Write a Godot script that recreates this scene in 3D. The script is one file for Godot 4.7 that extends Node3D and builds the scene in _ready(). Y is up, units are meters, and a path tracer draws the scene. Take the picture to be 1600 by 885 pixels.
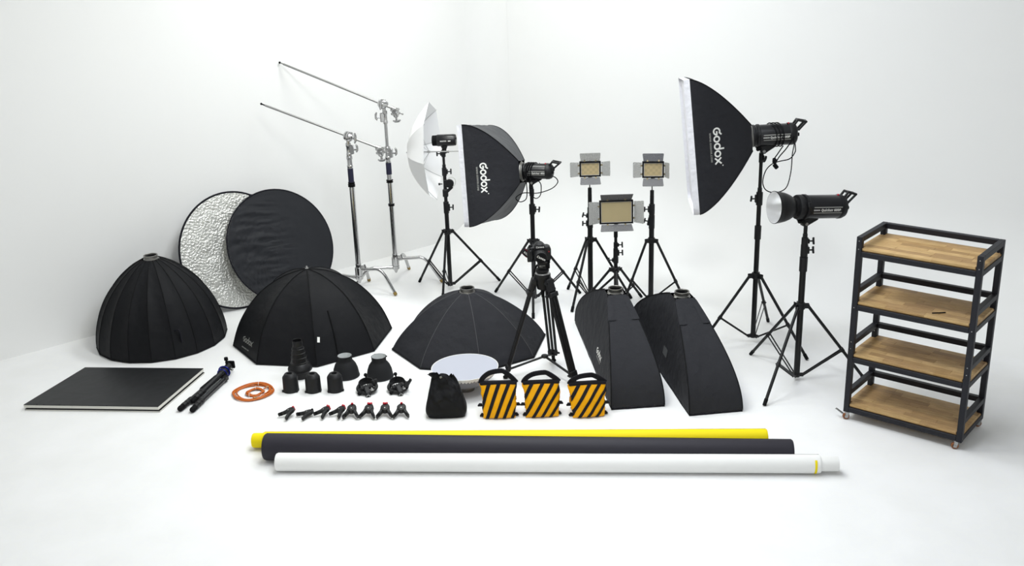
extends Node3D
# A white studio corner with lighting gear laid out on the floor. Units are metres, y is up.

var M := {}
var used := {}
var rng := RandomNumberGenerator.new()
var wrinkle := FastNoiseLite.new()


class MB:
	# Collects triangles with normals and turns them into one mesh.
	var p := PackedVector3Array()
	var n := PackedVector3Array()
	var uv := PackedVector2Array()
	var cur_uv := [Vector2(), Vector2(), Vector2()]

	func tri(a: Vector3, b: Vector3, c: Vector3, na: Vector3, nb: Vector3, nc: Vector3) -> void:
		if (b - a).cross(c - a).dot(na + nb + nc) > 0.0:
			p.append_array([a, c, b]); n.append_array([na, nc, nb]); uv.append_array([cur_uv[0], cur_uv[2], cur_uv[1]])
		else:
			p.append_array([a, b, c]); n.append_array([na, nb, nc]); uv.append_array([cur_uv[0], cur_uv[1], cur_uv[2]])

	func quad(a: Vector3, b: Vector3, c: Vector3, d: Vector3, na: Vector3, nb: Vector3, nc: Vector3, nd: Vector3) -> void:
		tri(a, b, c, na, nb, nc)
		tri(a, c, d, na, nc, nd)

	func flat(a: Vector3, b: Vector3, c: Vector3, d: Vector3, nn: Vector3) -> void:
		quad(a, b, c, d, nn, nn, nn, nn)

	func uvquad(a: Vector3, b: Vector3, c: Vector3, d: Vector3, nn: Vector3) -> void:
		cur_uv = [Vector2(0, 0), Vector2(1, 0), Vector2(1, 1)]
		tri(a, b, c, nn, nn, nn)
		cur_uv = [Vector2(0, 0), Vector2(1, 1), Vector2(0, 1)]
		tri(a, c, d, nn, nn, nn)
		cur_uv = [Vector2(), Vector2(), Vector2()]

	# a box with chamfered edges
	func box(xf: Transform3D, s: Vector3, bev := 0.0) -> void:
		var h := s * 0.5
		var b := minf(bev, minf(h.x, minf(h.y, h.z)) * 0.9)
		for ax in 3:
			for sg in [-1.0, 1.0]:
				var u := (ax + 1) % 3
				var v := (ax + 2) % 3
				var q: Array[Vector3] = []
				for k in [[-1, -1], [1, -1], [1, 1], [-1, 1]]:
					var c := Vector3()
					c[ax] = sg * h[ax]
					c[u] = k[0] * (h[u] - b)
					c[v] = k[1] * (h[v] - b)
					q.append(xf * c)
				var nn := Vector3()
				nn[ax] = sg
				flat(q[0], q[1], q[2], q[3], (xf.basis * nn).normalized())
		if b <= 0.0:
			return
		for ax in 3:
			var u := (ax + 1) % 3
			var v := (ax + 2) % 3
			for su in [-1.0, 1.0]:
				for sv in [-1.0, 1.0]:
					var q: Array[Vector3] = []
					for k in [[-1, 0], [1, 0], [1, 1], [-1, 1]]:
						var c := Vector3()
						c[ax] = k[0] * (h[ax] - b)
						c[u] = su * (h[u] - (b if k[1] == 1 else 0.0))
						c[v] = sv * (h[v] - (0.0 if k[1] == 1 else b))
						q.append(xf * c)
					var nn := Vector3()
					nn[u] = su
					nn[v] = sv
					flat(q[0], q[1], q[2], q[3], (xf.basis * nn).normalized())
		for sx in [-1.0, 1.0]:
			for sy in [-1.0, 1.0]:
				for sz in [-1.0, 1.0]:
					var nn := (xf.basis * Vector3(sx, sy, sz)).normalized()
					tri(xf * Vector3(sx * h.x, sy * (h.y - b), sz * (h.z - b)), xf * Vector3(sx * (h.x - b), sy * h.y, sz * (h.z - b)), xf * Vector3(sx * (h.x - b), sy * (h.y - b), sz * h.z), nn, nn, nn)

	func cube(c: Vector3, s: Vector3, bev := 0.0) -> void:
		box(Transform3D(Basis(), c), s, bev)

	# a bar of section w x h from a to b; up says which way h points
	func bar(a: Vector3, b: Vector3, w: float, h: float, up := Vector3.UP, bev := 0.0) -> void:
		var z := (b - a).normalized()
		var u := up if absf(z.dot(up.normalized())) < 0.98 else Vector3.RIGHT
		var x := u.cross(z).normalized()
		box(Transform3D(Basis(x, z.cross(x), z), (a + b) * 0.5), Vector3(w, h, a.distance_to(b)), bev)

	func cyl(a: Vector3, b: Vector3, r0: float, r1: float, seg := 20, cap0 := true, cap1 := true) -> void:
		var z := (b - a).normalized()
		var x := z.cross(Vector3.UP if absf(z.y) < 0.9 else Vector3.RIGHT).normalized()
		var y := z.cross(x)
		var slope := (r0 - r1) / maxf(a.distance_to(b), 1e-6)
		for i in seg:
			var t0 := TAU * i / seg
			var t1 := TAU * (i + 1) / seg
			var d0 := x * cos(t0) + y * sin(t0)
			var d1 := x * cos(t1) + y * sin(t1)
			var n0 := (d0 + z * slope).normalized()
			var n1 := (d1 + z * slope).normalized()
			quad(a + d0 * r0, a + d1 * r0, b + d1 * r1, b + d0 * r1, n0, n1, n1, n0)
			if cap0: tri(a, a + d0 * r0, a + d1 * r0, -z, -z, -z)
			if cap1: tri(b, b + d0 * r1, b + d1 * r1, z, z, z)

	# a round tube along a path; r is a number or one radius per point
	func tube(path: Array, r: Variant, seg := 8, closed := false, caps := true) -> void:
		var m := path.size()
		var rings := []
		var x := Vector3()
		for i in m:
			var a: Vector3 = path[(i - 1 + m) % m] if closed or i > 0 else path[0]
			var b: Vector3 = path[(i + 1) % m] if closed or i < m - 1 else path[m - 1]
			var t := (b - a).normalized()
			if i == 0:
				x = t.cross(Vector3.UP if absf(t.y) < 0.9 else Vector3.RIGHT).normalized()
			else:
				x = (x - t * x.dot(t)).normalized()
			var y := t.cross(x)
			var rr: float = r[i] if r is Array else r
			var ring := []
			for k in seg:
				var d := x * cos(TAU * k / seg) + y * sin(TAU * k / seg)
				ring.append([path[i] + d * rr, d])
			rings.append(ring)
		for i in (m if closed else m - 1):
			var A: Array = rings[i]
			var B: Array = rings[(i + 1) % m]
			for k in seg:
				var k2 := (k + 1) % seg
				quad(A[k][0], A[k2][0], B[k2][0], B[k][0], A[k][1], A[k2][1], B[k2][1], B[k][1])
		if caps and not closed:
			for e in [0, m - 1]:
				var t: Vector3 = (path[0] - path[1]).normalized() if e == 0 else (path[m - 1] - path[m - 2]).normalized()
				for k in seg:
					tri(path[e], rings[e][k][0], rings[e][(k + 1) % seg][0], t, t, t)

	# a profile of (radius, height) turned about the y axis of xf; corners sharper than 35 degrees stay sharp
	func lathe(prof: Array, xf := Transform3D(), seg := 32, from := 0.0, to := TAU) -> void:
		var m := prof.size()
		var fn: Array[Vector2] = []
		for i in m - 1:
			var d: Vector2 = prof[i + 1] - prof[i]
			fn.append(Vector2(d.y, -d.x).normalized())
		for i in m - 1:
			var n0 := fn[i]
			var n1 := fn[i]
			if i > 0 and fn[i].dot(fn[i - 1]) > 0.82: n0 = (fn[i] + fn[i - 1]).normalized()
			if i < m - 2 and fn[i].dot(fn[i + 1]) > 0.82: n1 = (fn[i] + fn[i + 1]).normalized()
			var a: Vector2 = prof[i]
			var b: Vector2 = prof[i + 1]
			for k in seg:
				var t0 := lerpf(from, to, float(k) / seg)
				var t1 := lerpf(from, to, float(k + 1) / seg)
				var c0 := Vector3(cos(t0), 0, sin(t0))
				var c1 := Vector3(cos(t1), 0, sin(t1))
				var up := Vector3.UP
				quad(xf * (c0 * a.x + up * a.y), xf * (c1 * a.x + up * a.y), xf * (c1 * b.x + up * b.y), xf * (c0 * b.x + up * b.y),
					(xf.basis * (c0 * n0.x + up * n0.y)).normalized(), (xf.basis * (c1 * n0.x + up * n0.y)).normalized(), (xf.basis * (c1 * n1.x + up * n1.y)).normalized(), (xf.basis * (c0 * n1.x + up * n1.y)).normalized())

	# a flat outline given a thickness along z of xf, with a chamfered rim
	func prism(poly: PackedVector2Array, depth: float, xf := Transform3D(), ch := 0.0) -> void:
		var pl := poly
		var area := 0.0
		for i in pl.size():
			area += pl[i].cross(pl[(i + 1) % pl.size()])
		if area < 0.0:
			pl.reverse()
		var inner := pl
		if ch > 0.0:
			var off := PackedVector2Array()
			for i in pl.size():
				var e0 := (pl[i] - pl[(i - 1 + pl.size()) % pl.size()]).normalized()
				var e1 := (pl[(i + 1) % pl.size()] - pl[i]).normalized()
				var m0 := Vector2(-e0.y, e0.x)
				var m1 := Vector2(-e1.y, e1.x)
				off.append(pl[i] + (m0 + m1) / maxf(1.0 + m0.dot(m1), 0.3) * ch)
			inner = off
		var idx := Geometry2D.triangulate_polygon(inner)
		var h := depth * 0.5
		for sg in [-1.0, 1.0]:
			var nn := (xf.basis * Vector3(0, 0, sg)).normalized()
			for i in range(0, idx.size(), 3):
				var q := []
				for k in 3:
					q.append(xf * Vector3(inner[idx[i + k]].x, inner[idx[i + k]].y, sg * h))
				tri(q[0], q[1], q[2], nn, nn, nn)
		for i in pl.size():
			var j := (i + 1) % pl.size()
			var e := (pl[j] - pl[i]).normalized()
			var nn := (xf.basis * Vector3(e.y, -e.x, 0)).normalized()
			flat(xf * Vector3(pl[i].x, pl[i].y, -h + ch), xf * Vector3(pl[j].x, pl[j].y, -h + ch), xf * Vector3(pl[j].x, pl[j].y, h - ch), xf * Vector3(pl[i].x, pl[i].y, h - ch), nn)
			if ch > 0.0:
				for sg in [-1.0, 1.0]:
					var n2 := (xf.basis * Vector3(e.y, -e.x, sg)).normalized()
					flat(xf * Vector3(pl[i].x, pl[i].y, sg * (h - ch)), xf * Vector3(pl[j].x, pl[j].y, sg * (h - ch)), xf * Vector3(inner[j].x, inner[j].y, sg * h), xf * Vector3(inner[i].x, inner[i].y, sg * h), n2)

	# a smooth sheet f(u, v), both from 0 to 1
	func sheet(f: Callable, nu: int, nv: int, flip := false, wrap := false) -> void:
		var g := []
		for i in nu + 1:
			var row := PackedVector3Array()
			for j in nv + 1:
				row.append(f.call(float(i) / nu, float(j) / nv))
			g.append(row)
		var nn := []
		for i in nu + 1:
			var row := PackedVector3Array()
			for j in nv + 1:
				var i0 := i - 1
				var i1 := i + 1
				if wrap:
					i0 = nu - 1 if i == 0 else i - 1
					i1 = 1 if i == nu else i + 1
				var du: Vector3 = g[mini(i1, nu)][j] - g[maxi(i0, 0)][j]
				var dv: Vector3 = g[i][mini(j + 1, nv)] - g[i][maxi(j - 1, 0)]
				var c := du.cross(dv)
				if c.length() < 1e-10:
					var jj := clampi(j, 1, nv - 1)
					c = (g[mini(i1, nu)][jj] - g[maxi(i0, 0)][jj]).cross(g[i][mini(jj + 1, nv)] - g[i][maxi(jj - 1, 0)])
				row.append(c.normalized() * (-1.0 if flip else 1.0))
			nn.append(row)
		for i in nu:
			for j in nv:
				quad(g[i][j], g[i + 1][j], g[i + 1][j + 1], g[i][j + 1], nn[i][j], nn[i + 1][j], nn[i + 1][j + 1], nn[i][j + 1])

	func ball(c: Vector3, r: Vector3, seg := 16, rows := 10, basis := Basis()) -> void:
		for i in rows:
			for k in seg:
				var q := []
				for e in [[i, k], [i, k + 1], [i + 1, k + 1], [i + 1, k]]:
					var a: float = PI * e[0] / rows
					var b: float = TAU * e[1] / seg
					var d := Vector3(sin(a) * cos(b), cos(a), sin(a) * sin(b))
					q.append([c + basis * (d * r), (basis * (d / r)).normalized()])
				quad(q[0][0], q[1][0], q[2][0], q[3][0], q[0][1], q[1][1], q[2][1], q[3][1])

	# lettering laid on a surface: place(Vector2) gives [point, normal] for a place in the line of text (origin at its centre)
	func text(what: String, height: float, bold: bool, place: Callable, spread := 1.0) -> void:
		var f := SystemFont.new()
		f.font_names = PackedStringArray(["Droid Sans"])
		f.font_weight = 700 if bold else 400
		var tm := TextMesh.new()
		tm.font = f
		tm.text = what
		tm.font_size = 64
		tm.pixel_size = height / 46.0
		tm.depth = 0.0
		tm.curve_step = 4.0
		var a := tm.surface_get_arrays(0)
		var v: PackedVector3Array = a[Mesh.ARRAY_VERTEX]
		var ix: PackedInt32Array = a[Mesh.ARRAY_INDEX] if a[Mesh.ARRAY_INDEX] else PackedInt32Array(range(v.size()))
		for i in range(0, ix.size(), 3):
			var q := []
			for k in 3:
				var w := v[ix[i + k]]
				q.append(place.call(Vector2(w.x * spread, w.y)))
			tri(q[0][0], q[1][0], q[2][0], q[0][1], q[1][1], q[2][1])

	func mesh() -> ArrayMesh:
		var arr := []
		arr.resize(Mesh.ARRAY_MAX)
		arr[Mesh.ARRAY_VERTEX] = p
		arr[Mesh.ARRAY_NORMAL] = n
		arr[Mesh.ARRAY_TEX_UV] = uv
		var m := ArrayMesh.new()
		m.add_surface_from_arrays(Mesh.PRIMITIVE_TRIANGLES, arr)
		return m


func numbered(called: String) -> String:
	used[called] = used.get(called, -1) + 1
	return called if used[called] == 0 else "%s_%03d" % [called, used[called]]


func tag(o: Node3D, label: String, category: String, group := "") -> Node3D:
	o.set_meta("label", label)
	o.set_meta("category", category)
	if group: o.set_meta("group", group)
	return o


func thing(called: String, label: String, category: String, at := Vector3.ZERO, basis := Basis(), group := "") -> Node3D:
	var o := Node3D.new()
	o.name = numbered(called)
	add_child(o)
	o.transform = Transform3D(basis, at)
	tag(o, label, category, group)
	return o


func part(called: String, b: MB, mat: Material, parent: Node3D, label := "") -> MeshInstance3D:
	var o := MeshInstance3D.new()
	o.name = called
	o.mesh = b.mesh()
	o.material_override = mat
	parent.add_child(o, true)
	if label: o.set_meta("label", label)
	return o


func single(called: String, b: MB, mat: Material, label: String, category: String, at := Vector3.ZERO, basis := Basis(), group := "") -> MeshInstance3D:
	var o := MeshInstance3D.new()
	o.name = numbered(called)
	o.mesh = b.mesh()
	o.material_override = mat
	add_child(o)
	o.transform = Transform3D(basis, at)
	tag(o, label, category, group)
	return o


func struct(called: String, b: MB, mat: Material) -> MeshInstance3D:
	var o := MeshInstance3D.new()
	o.name = called
	o.mesh = b.mesh()
	o.material_override = mat
	add_child(o)
	o.set_meta("kind", "structure")
	return o


func copy(o: Node3D, called: String, label: String, xf: Transform3D) -> Node3D:
	var c: Node3D = o.duplicate()
	c.name = numbered(called)
	add_child(c)
	c.transform = xf
	c.set_meta("label", label)
	return c


func noise_image(seed_: int, freq: float, oct: int, size := 256, type := FastNoiseLite.TYPE_SIMPLEX_SMOOTH) -> Image:
	var f := FastNoiseLite.new()
	f.seed = seed_
	f.noise_type = type
	f.frequency = freq
	f.fractal_octaves = oct
	return f.get_seamless_image(size, size)


func relief(seed_: int, freq: float, oct: int, strength: float, size := 256, type := FastNoiseLite.TYPE_SIMPLEX_SMOOTH) -> ImageTexture:
	var im := noise_image(seed_, freq, oct, size, type)
	im.convert(Image.FORMAT_RGBA8)
	im.bump_map_to_normal_map(strength)
	return ImageTexture.create_from_image(im)


func tint(seed_: int, freq: float, oct: int, lo: Color, hi: Color, size := 256, stretch := 1) -> ImageTexture:
	var im := noise_image(seed_, freq, oct, size)
	var out := Image.create(size, size, false, Image.FORMAT_RGB8)
	for y in size:
		for x in size:
			var v := im.get_pixel((x / stretch) % size, y).r
			out.set_pixel(x, y, lo.lerp(hi, v))
	return ImageTexture.create_from_image(out)


func mat(called: String, c: Color, rough: float, metal := 0.0, spec := 0.5) -> StandardMaterial3D:
	var m := StandardMaterial3D.new()
	m.resource_name = called
	m.albedo_color = c
	m.roughness = rough
	m.metallic = metal
	m.metallic_specular = spec
	M[called] = m
	return m


func bumped(m: StandardMaterial3D, tex: Texture2D, scale_: float, depth: float, world := false) -> void:
	m.normal_enabled = true
	m.normal_texture = tex
	m.normal_scale = depth
	m.uv1_triplanar = true
	m.uv1_world_triplanar = world
	m.uv1_scale = Vector3.ONE * scale_


# a frame with x along `x`, y as near `up` as it can be
func frame_x(x: Vector3, up := Vector3.UP) -> Basis:
	var a := x.normalized()
	var c := a.cross(up).normalized()
	return Basis(a, c.cross(a), c)


func frame_z(z: Vector3, up := Vector3.UP) -> Basis:
	var c := z.normalized()
	var a := up.cross(c).normalized()
	return Basis(a, c.cross(a), c)


func materials() -> void:
	var grain := relief(3, 0.06, 4, 2.0)
	var cloth_relief := relief(5, 0.02, 5, 5.0)
	var fine := relief(8, 0.2, 3, 2.5)
	var m := mat("studio_white", Color(0.93, 0.93, 0.925), 0.62, 0, 0.35)
	m = mat("studio_floor", Color(1, 1, 1), 0.5, 0, 0.35)
	m.albedo_texture = tint(21, 0.012, 5, Color(0.922, 0.922, 0.918), Color(0.945, 0.945, 0.945), 512)
	m.uv1_triplanar = true
	m.uv1_world_triplanar = true
	m.uv1_scale = Vector3.ONE * 0.4
	m = mat("black_fabric", Color(0.158, 0.16, 0.175), 0.78, 0, 0.3)
	bumped(m, cloth_relief, 2.2, 0.55)
	m = mat("black_nylon", Color(0.095, 0.097, 0.106), 0.6, 0, 0.25)
	bumped(m, cloth_relief, 2.2, 0.4)
	m = mat("grey_nylon", Color(0.26, 0.265, 0.275), 0.6, 0, 0.4)
	bumped(m, cloth_relief, 2.2, 0.35)
	m = mat("black_disc_cloth", Color(0.145, 0.15, 0.165), 0.6, 0, 0.3)
	m = mat("silver_foil", Color(0.84, 0.84, 0.82), 0.42, 0.8, 0.5)
	bumped(m, relief(31, 0.05, 5, 12.0), 3.2, 0.42)
	m = mat("black_metal", Color(0.07, 0.071, 0.078), 0.42, 0, 0.4)
	m = mat("black_plastic", Color(0.082, 0.084, 0.092), 0.48, 0, 0.4)
	bumped(m, fine, 9.0, 0.15)
	m = mat("matt_black", Color(0.065, 0.066, 0.074), 0.72, 0, 0.25)
	m = mat("black_webbing", Color(0.10, 0.10, 0.125), 0.8, 0, 0.3)
	bumped(m, fine, 10.0, 0.5)
	m = mat("glossy_black", Color(0.075, 0.077, 0.09), 0.3, 0, 0.45)
	m = mat("chrome", Color(0.72, 0.72, 0.72), 0.14, 1.0)
	m = mat("steel", Color(0.66, 0.66, 0.655), 0.34, 1.0)
	m = mat("ring_metal", Color(0.56, 0.555, 0.54), 0.4, 0.9)
	m = mat("navy_sleeve", Color(0.09, 0.09, 0.2), 0.6)
	m = mat("white_fabric", Color(0.88, 0.88, 0.90), 0.75, 0, 0.3)
	bumped(m, cloth_relief, 4.0, 0.6)
	m = mat("umbrella_white", Color(0.985, 0.985, 0.985), 0.7, 0, 0.3)
	m.backlight = Color(1.0, 1.0, 1.0)
	m.cull_mode = BaseMaterial3D.CULL_DISABLED
	m = mat("print_white", Color(0.93, 0.93, 0.91), 0.6)
	m = mat("print_grey", Color(0.62, 0.62, 0.6), 0.6)
	m = mat("paper_white", Color(0.94, 0.94, 0.93), 0.7, 0, 0.3)
	m = mat("paper_yellow", Color(0.95, 0.865, 0.05), 0.6, 0, 0.35)
	m = mat("paper_black", Color(0.158, 0.150, 0.182), 0.6, 0, 0.4)
	m = mat("sandbag_yellow", Color(0.92, 0.65, 0.02), 0.55, 0, 0.3)
	bumped(m, cloth_relief, 3.0, 0.6)
	m = mat("orange_rubber", Color(0.74, 0.37, 0.05), 0.5)
	m = mat("red_rubber", Color(0.72, 0.04, 0.16), 0.5)
	m = mat("blue_anodised", Color(0.08, 0.12, 0.5), 0.3, 0.6)
	m = mat("foam_white", Color(0.88, 0.875, 0.84), 0.7)
	m = mat("board_black", Color(0.10, 0.104, 0.112), 0.42, 0, 0.38)
	bumped(m, relief(11, 0.015, 3, 2.0), 1.2, 0.25)
	m = mat("cart_steel", Color(0.10, 0.103, 0.13), 0.52, 0, 0.4)
	m = mat("caster_orange", Color(0.52, 0.30, 0.12), 0.35)
	m = mat("dish_white", Color(0.70, 0.71, 0.75), 0.8, 0, 0.2)
	bumped(m, fine, 6.0, 0.25)
	m = mat("sock_edge", Color(0.93, 0.93, 0.92), 0.7)
	m = mat("dish_lining", Color(0.90, 0.90, 0.90), 0.32, 0.6)
	m = mat("amber_tip", Color(0.55, 0.45, 0.2), 0.5)
	m = mat("barn_silver", Color(1, 1, 1), 0.45, 0.35)
	var sp := noise_image(41, 0.16, 2, 256, FastNoiseLite.TYPE_SIMPLEX)
	var spo := Image.create(256, 256, false, Image.FORMAT_RGB8)
	for y in 256:
		for x in 256:
			var v := clampf((sp.get_pixel(x, y).r - 0.33) * 4.5, 0, 1)
			spo.set_pixel(x, y, Color(0.30, 0.30, 0.30).lerp(Color(0.93, 0.93, 0.91), v))
	m.albedo_texture = ImageTexture.create_from_image(spo)
	bumped(m, relief(41, 0.3, 2, 6.0), 5.0, 0.8)
	m = mat("barn_silver_dimmed", Color(0.62, 0.62, 0.64), 0.5, 0.3)  # flecked silver toned down, door brightness put into the colour
	m.albedo_texture = M["barn_silver"].albedo_texture
	bumped(m, M["barn_silver"].normal_texture, 5.0, 0.6)
	m = mat("clear_pocket", Color(0.36, 0.365, 0.37), 0.25, 0, 0.5)
	m = mat("lamp_glass", Color(0.93, 0.93, 0.91), 0.25)
	m = mat("grey_bowl", Color(0.5, 0.5, 0.52), 0.5)
	m = mat("matt_bowl", Color(0.135, 0.138, 0.145), 0.7, 0, 0.3)
	m = mat("silver_smooth", Color(0.93, 0.94, 0.94), 0.45, 0.3)
	m = mat("barn_silver_shaded", Color(0.42, 0.42, 0.45), 0.55, 0.2)  # same flecked silver, with the shade of one top door in its colour
	m.albedo_texture = M["barn_silver"].albedo_texture
	bumped(m, M["barn_silver"].normal_texture, 5.0, 0.5)
	m = mat("seam_grey", Color(0.30, 0.30, 0.31), 0.8)
	m = mat("brass", Color(0.55, 0.50, 0.38), 0.4, 0.8)
	# LED boards: rows of small yellow emitters on a pale board
	for kind in [["led_small", 26, 18, 10], ["led_large", 44, 30, 6]]:
		var c: int = kind[3]
		var im := Image.create(kind[1] * c, kind[2] * c, false, Image.FORMAT_RGB8)
		for y in kind[2] * c:
			for x in kind[1] * c:
				var dx: float = (x % c) - c * 0.5 + 0.5
				var dy: float = (y % c) - c * 0.5 + 0.5
				var on := dx * dx + dy * dy < c * c * 0.11
				var cell: int = (x / c + y / c) % 2
				var base := Color(0.66, 0.60, 0.46)
				if kind[0] == "led_small":
					base = Color(0.71, 0.635, 0.48) if ((x / c / 4) + (y / c / 4)) % 2 else Color(0.63, 0.565, 0.435)
				im.set_pixel(x, y, Color(0.82, 0.76, 0.54) if on and cell == 0 else (Color(0.76, 0.68, 0.54) if on else base))
		m = mat(kind[0], Color(1, 1, 1), 0.35)
		m.albedo_texture = ImageTexture.create_from_image(im)
	# wood: grain runs along x of each stave
	for k in 6:
		var lo: Color = [Color(0.61, 0.475, 0.29), Color(0.665, 0.53, 0.34), Color(0.565, 0.435, 0.27), Color(0.70, 0.57, 0.38), Color(0.63, 0.495, 0.32), Color(0.67, 0.54, 0.35)][k]
		var hi := Color(lo.r + 0.14, lo.g + 0.14, lo.b + 0.12)
		m = mat("stave_%d" % k, Color(1, 1, 1), 0.5, 0, 0.4)
		m.albedo_texture = tint(60 + k, 0.035, 5, lo, hi, 256, 1)
		m.uv1_triplanar = true
		m.uv1_scale = Vector3(1.2, 8, 8)
		m.uv1_offset = Vector3(k * 0.37, k * 0.21, k * 0.13)


func _ready() -> void:
	rng.seed = 7
	wrinkle.seed = 4
	wrinkle.frequency = 1.0
	wrinkle.fractal_octaves = 3
	# --- camera, sky, lights, exposure
	var cam := Camera3D.new()
	cam.name = "view_camera"
	cam.fov = 30.74
	add_child(cam)
	var pitch := deg_to_rad(18.8)
	var roll := atan(160.0 / 4750.0)
	var fwd := Vector3(0, -sin(pitch), -cos(pitch))
	var up0 := Vector3(0, cos(pitch), -sin(pitch))
	cam.transform = Transform3D(Basis(Vector3.RIGHT * cos(roll) - up0 * sin(roll), up0 * cos(roll) + Vector3.RIGHT * sin(roll), -fwd), Vector3(0, 2.65, 0))
	cam.current = true
	var env := Environment.new()
	env.background_mode = Environment.BG_COLOR
	env.background_color = Color(0.8, 0.82, 0.84)
	env.background_energy_multiplier = 0.05
	env.tonemap_mode = Environment.TONE_MAPPER_LINEAR
	env.tonemap_exposure = 0.925
	env.sdfgi_enabled = true
	env.ssao_enabled = true
	env.ssil_enabled = true
	var we := WorldEnvironment.new()
	we.name = "world_environment"
	we.environment = env
	add_child(we)
	materials()
	unseen_lights()
	room()
	rolls()
	cart()
	softboxes()
	domes()
	reflector_discs()
	c_stands()
	light_stands()
	heads()
	led_panels()
	camera_tripod()
	boards()
	beauty_dish()
	bags()
	small_items()


const CORNER := Vector3(-0.158, 0, -9.41)
const ALONG := Vector3(0.6563, 0, 0.7545)      # into the room, square to the left wall
const RUN := Vector3(0.8, 0, 0.6)              # from the corner along the right wall
const FACE := Vector3(-0.6, 0, 0.8)            # into the room, square to the right wall
const OUT := Vector3(-0.7545, 0, 0.6563)       # from the corner along the left wall
const CEILING := 3.7
var light_levels := [4.7, 0.5, 0.2, 3.3, 4.7, 0.3, 0.4, 4.2, 0.6, 4.4]  # strengths set for wall and floor brightness; the last is added fill


func room_at(a: float, h: float, b: float) -> Vector3:
	return CORNER + ALONG * a + OUT * b + Vector3.UP * h


func light_box(label: String, at: Vector3, basis: Basis, w: float, d: float, energy: float, c: Color) -> void:
	# a framed light panel out of view, of size w x d; it shines along -y of its own axes
	var o := thing("unseen_studio_light", label, "ceiling light", at, basis, "light panels out of view")
	var f := MB.new()
	for s in [-1.0, 1.0]:
		f.cube(Vector3(s * (w / 2 + 0.015), -0.03, 0), Vector3(0.03, 0.06, d + 0.06), 0.004)
		f.cube(Vector3(0, -0.03, s * (d / 2 + 0.015)), Vector3(w, 0.06, 0.03), 0.004)
	f.cube(Vector3(0, -0.006, 0), Vector3(w, 0.01, d))
	part("frame", f, M.foam_white, o)
	var g := MB.new()
	g.cube(Vector3(0, -0.02, 0), Vector3(w, 0.015, d))
	part("diffuser", g, M.lamp_glow, o)
	var l := AreaLight3D.new()
	l.name = "panel_light"
	l.area_size = Vector2(w - 0.02, d - 0.02)
	l.area_normalize_energy = true
	l.light_energy = energy
	l.light_color = c
	l.area_range = 20.0
	l.area_attenuation = 2.0
	l.shadow_enabled = true
	l.transform = Transform3D(Basis(Vector3.RIGHT, -PI / 2), Vector3(0, -0.05, 0))
	o.add_child(l, true)


func unseen_lights() -> void:
	var bs := Basis(ALONG, Vector3.UP, ALONG.cross(Vector3.UP))
	var glow := mat("lamp_glow", Color(0.95, 0.95, 0.95), 0.6)
	glow.emission_enabled = true
	glow.emission = Color(1, 0.99, 0.97)
	glow.emission_energy_multiplier = 0.6
	var k := 0
	for a in [1.5, 2.9, 4.5]:  # unseen ceiling panels, placed and tinted to light walls and floor
		for b in [1.5, 2.9, 4.5]:
			if light_levels[k] > 0.0:
				light_box("unseen light panel on the studio ceiling, out of view, over the " + ["corner itself", "tall chrome stands", "round reflectors", "upper light panels", "octagonal softbox", "lamp caps and clamps", "big softbox with the white rim", "strip softboxes", "backdrop paper rolls"][k], room_at(a, CEILING, b), bs, 1.15, 0.56, light_levels[k], Color(0.99, 1.0, 0.985) if b - a > -0.1 else Color(0.935, 0.962, 1.0))
			k += 1
	# a larger added fill panel behind the camera, lifting the dark wall bases
	if light_levels[9] > 0.0:
		var at := Vector3(-0.1, 3.35, 0.9)
		var dir := (Vector3(0, 0.4, -7.0) - at).normalized()
		var x := dir.cross(Vector3.UP).normalized()
		light_box("wide added fill light panel out of view above the camera position", at, Basis(x, -dir, x.cross(-dir)), 2.4, 0.9, light_levels[9], Color(0.98, 0.99, 1))


func room() -> void:
	var t := 0.15
	var la := 9.6
	var lb := 9.0
	var turn := Basis(ALONG, Vector3.UP, ALONG.cross(Vector3.UP))
	var slab := func(called: String, m: Material, a0: float, a1: float, h0: float, h1: float, b0: float, b1: float) -> void:
		var s := MB.new()
		s.box(Transform3D(turn, room_at((a0 + a1) / 2, (h0 + h1) / 2, (b0 + b1) / 2)), Vector3(a1 - a0, h1 - h0, b1 - b0))
		struct(called, s, m)
	slab.call("floor", M.studio_floor, 0.0, la, -t, 0.0, -2.4, lb)
	slab.call("wall_left", M.studio_white, -t, 0.0, -t, CEILING, -t, lb + t)
	slab.call("wall_front", M.studio_white, 0.0, la + t, -t, CEILING, lb, lb + t)
	slab.call("wall_back", M.studio_white, la, la + t, -t, CEILING, -2.4, lb)
	slab.call("ceiling", M.studio_white, -t, la + t, CEILING, CEILING + t, -2.4, lb + t)
	# the right wall curves down into the floor, and meets the left wall in a soft hollow
	var r := 0.75
	var ln := 9.9
	var wall_at := func(a: float, h: float, b: float) -> Vector3: return CORNER + RUN * a + FACE * b + Vector3.UP * h
	var w := MB.new()
	var f := 0.3
	var start := 0.243
	w.sheet(func(u: float, v: float) -> Vector3:
		var a := v * PI / 2
		return wall_at.call(u * ln - 0.2, r - r * cos(a), r - r * sin(a)), 2, 28)
	w.flat(wall_at.call(start, r, 0), wall_at.call(ln, r, 0), wall_at.call(ln, CEILING, 0), wall_at.call(start, CEILING, 0), FACE)
	var mid := CORNER + (OUT + RUN).normalized() * 0.386
	w.sheet(func(u: float, v: float) -> Vector3: return mid - ALONG.slerp(FACE, u) * f + Vector3.UP * lerpf(0.0, CEILING, v), 14, 1)
	var back := Basis(RUN, Vector3.UP, RUN.cross(Vector3.UP))
	w.box(Transform3D(back, wall_at.call(ln / 2, (CEILING - t) / 2, -t / 2 - 0.002)), Vector3(ln + 0.2, CEILING + t, t))
	struct("wall_right", w, M.studio_white)


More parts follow.
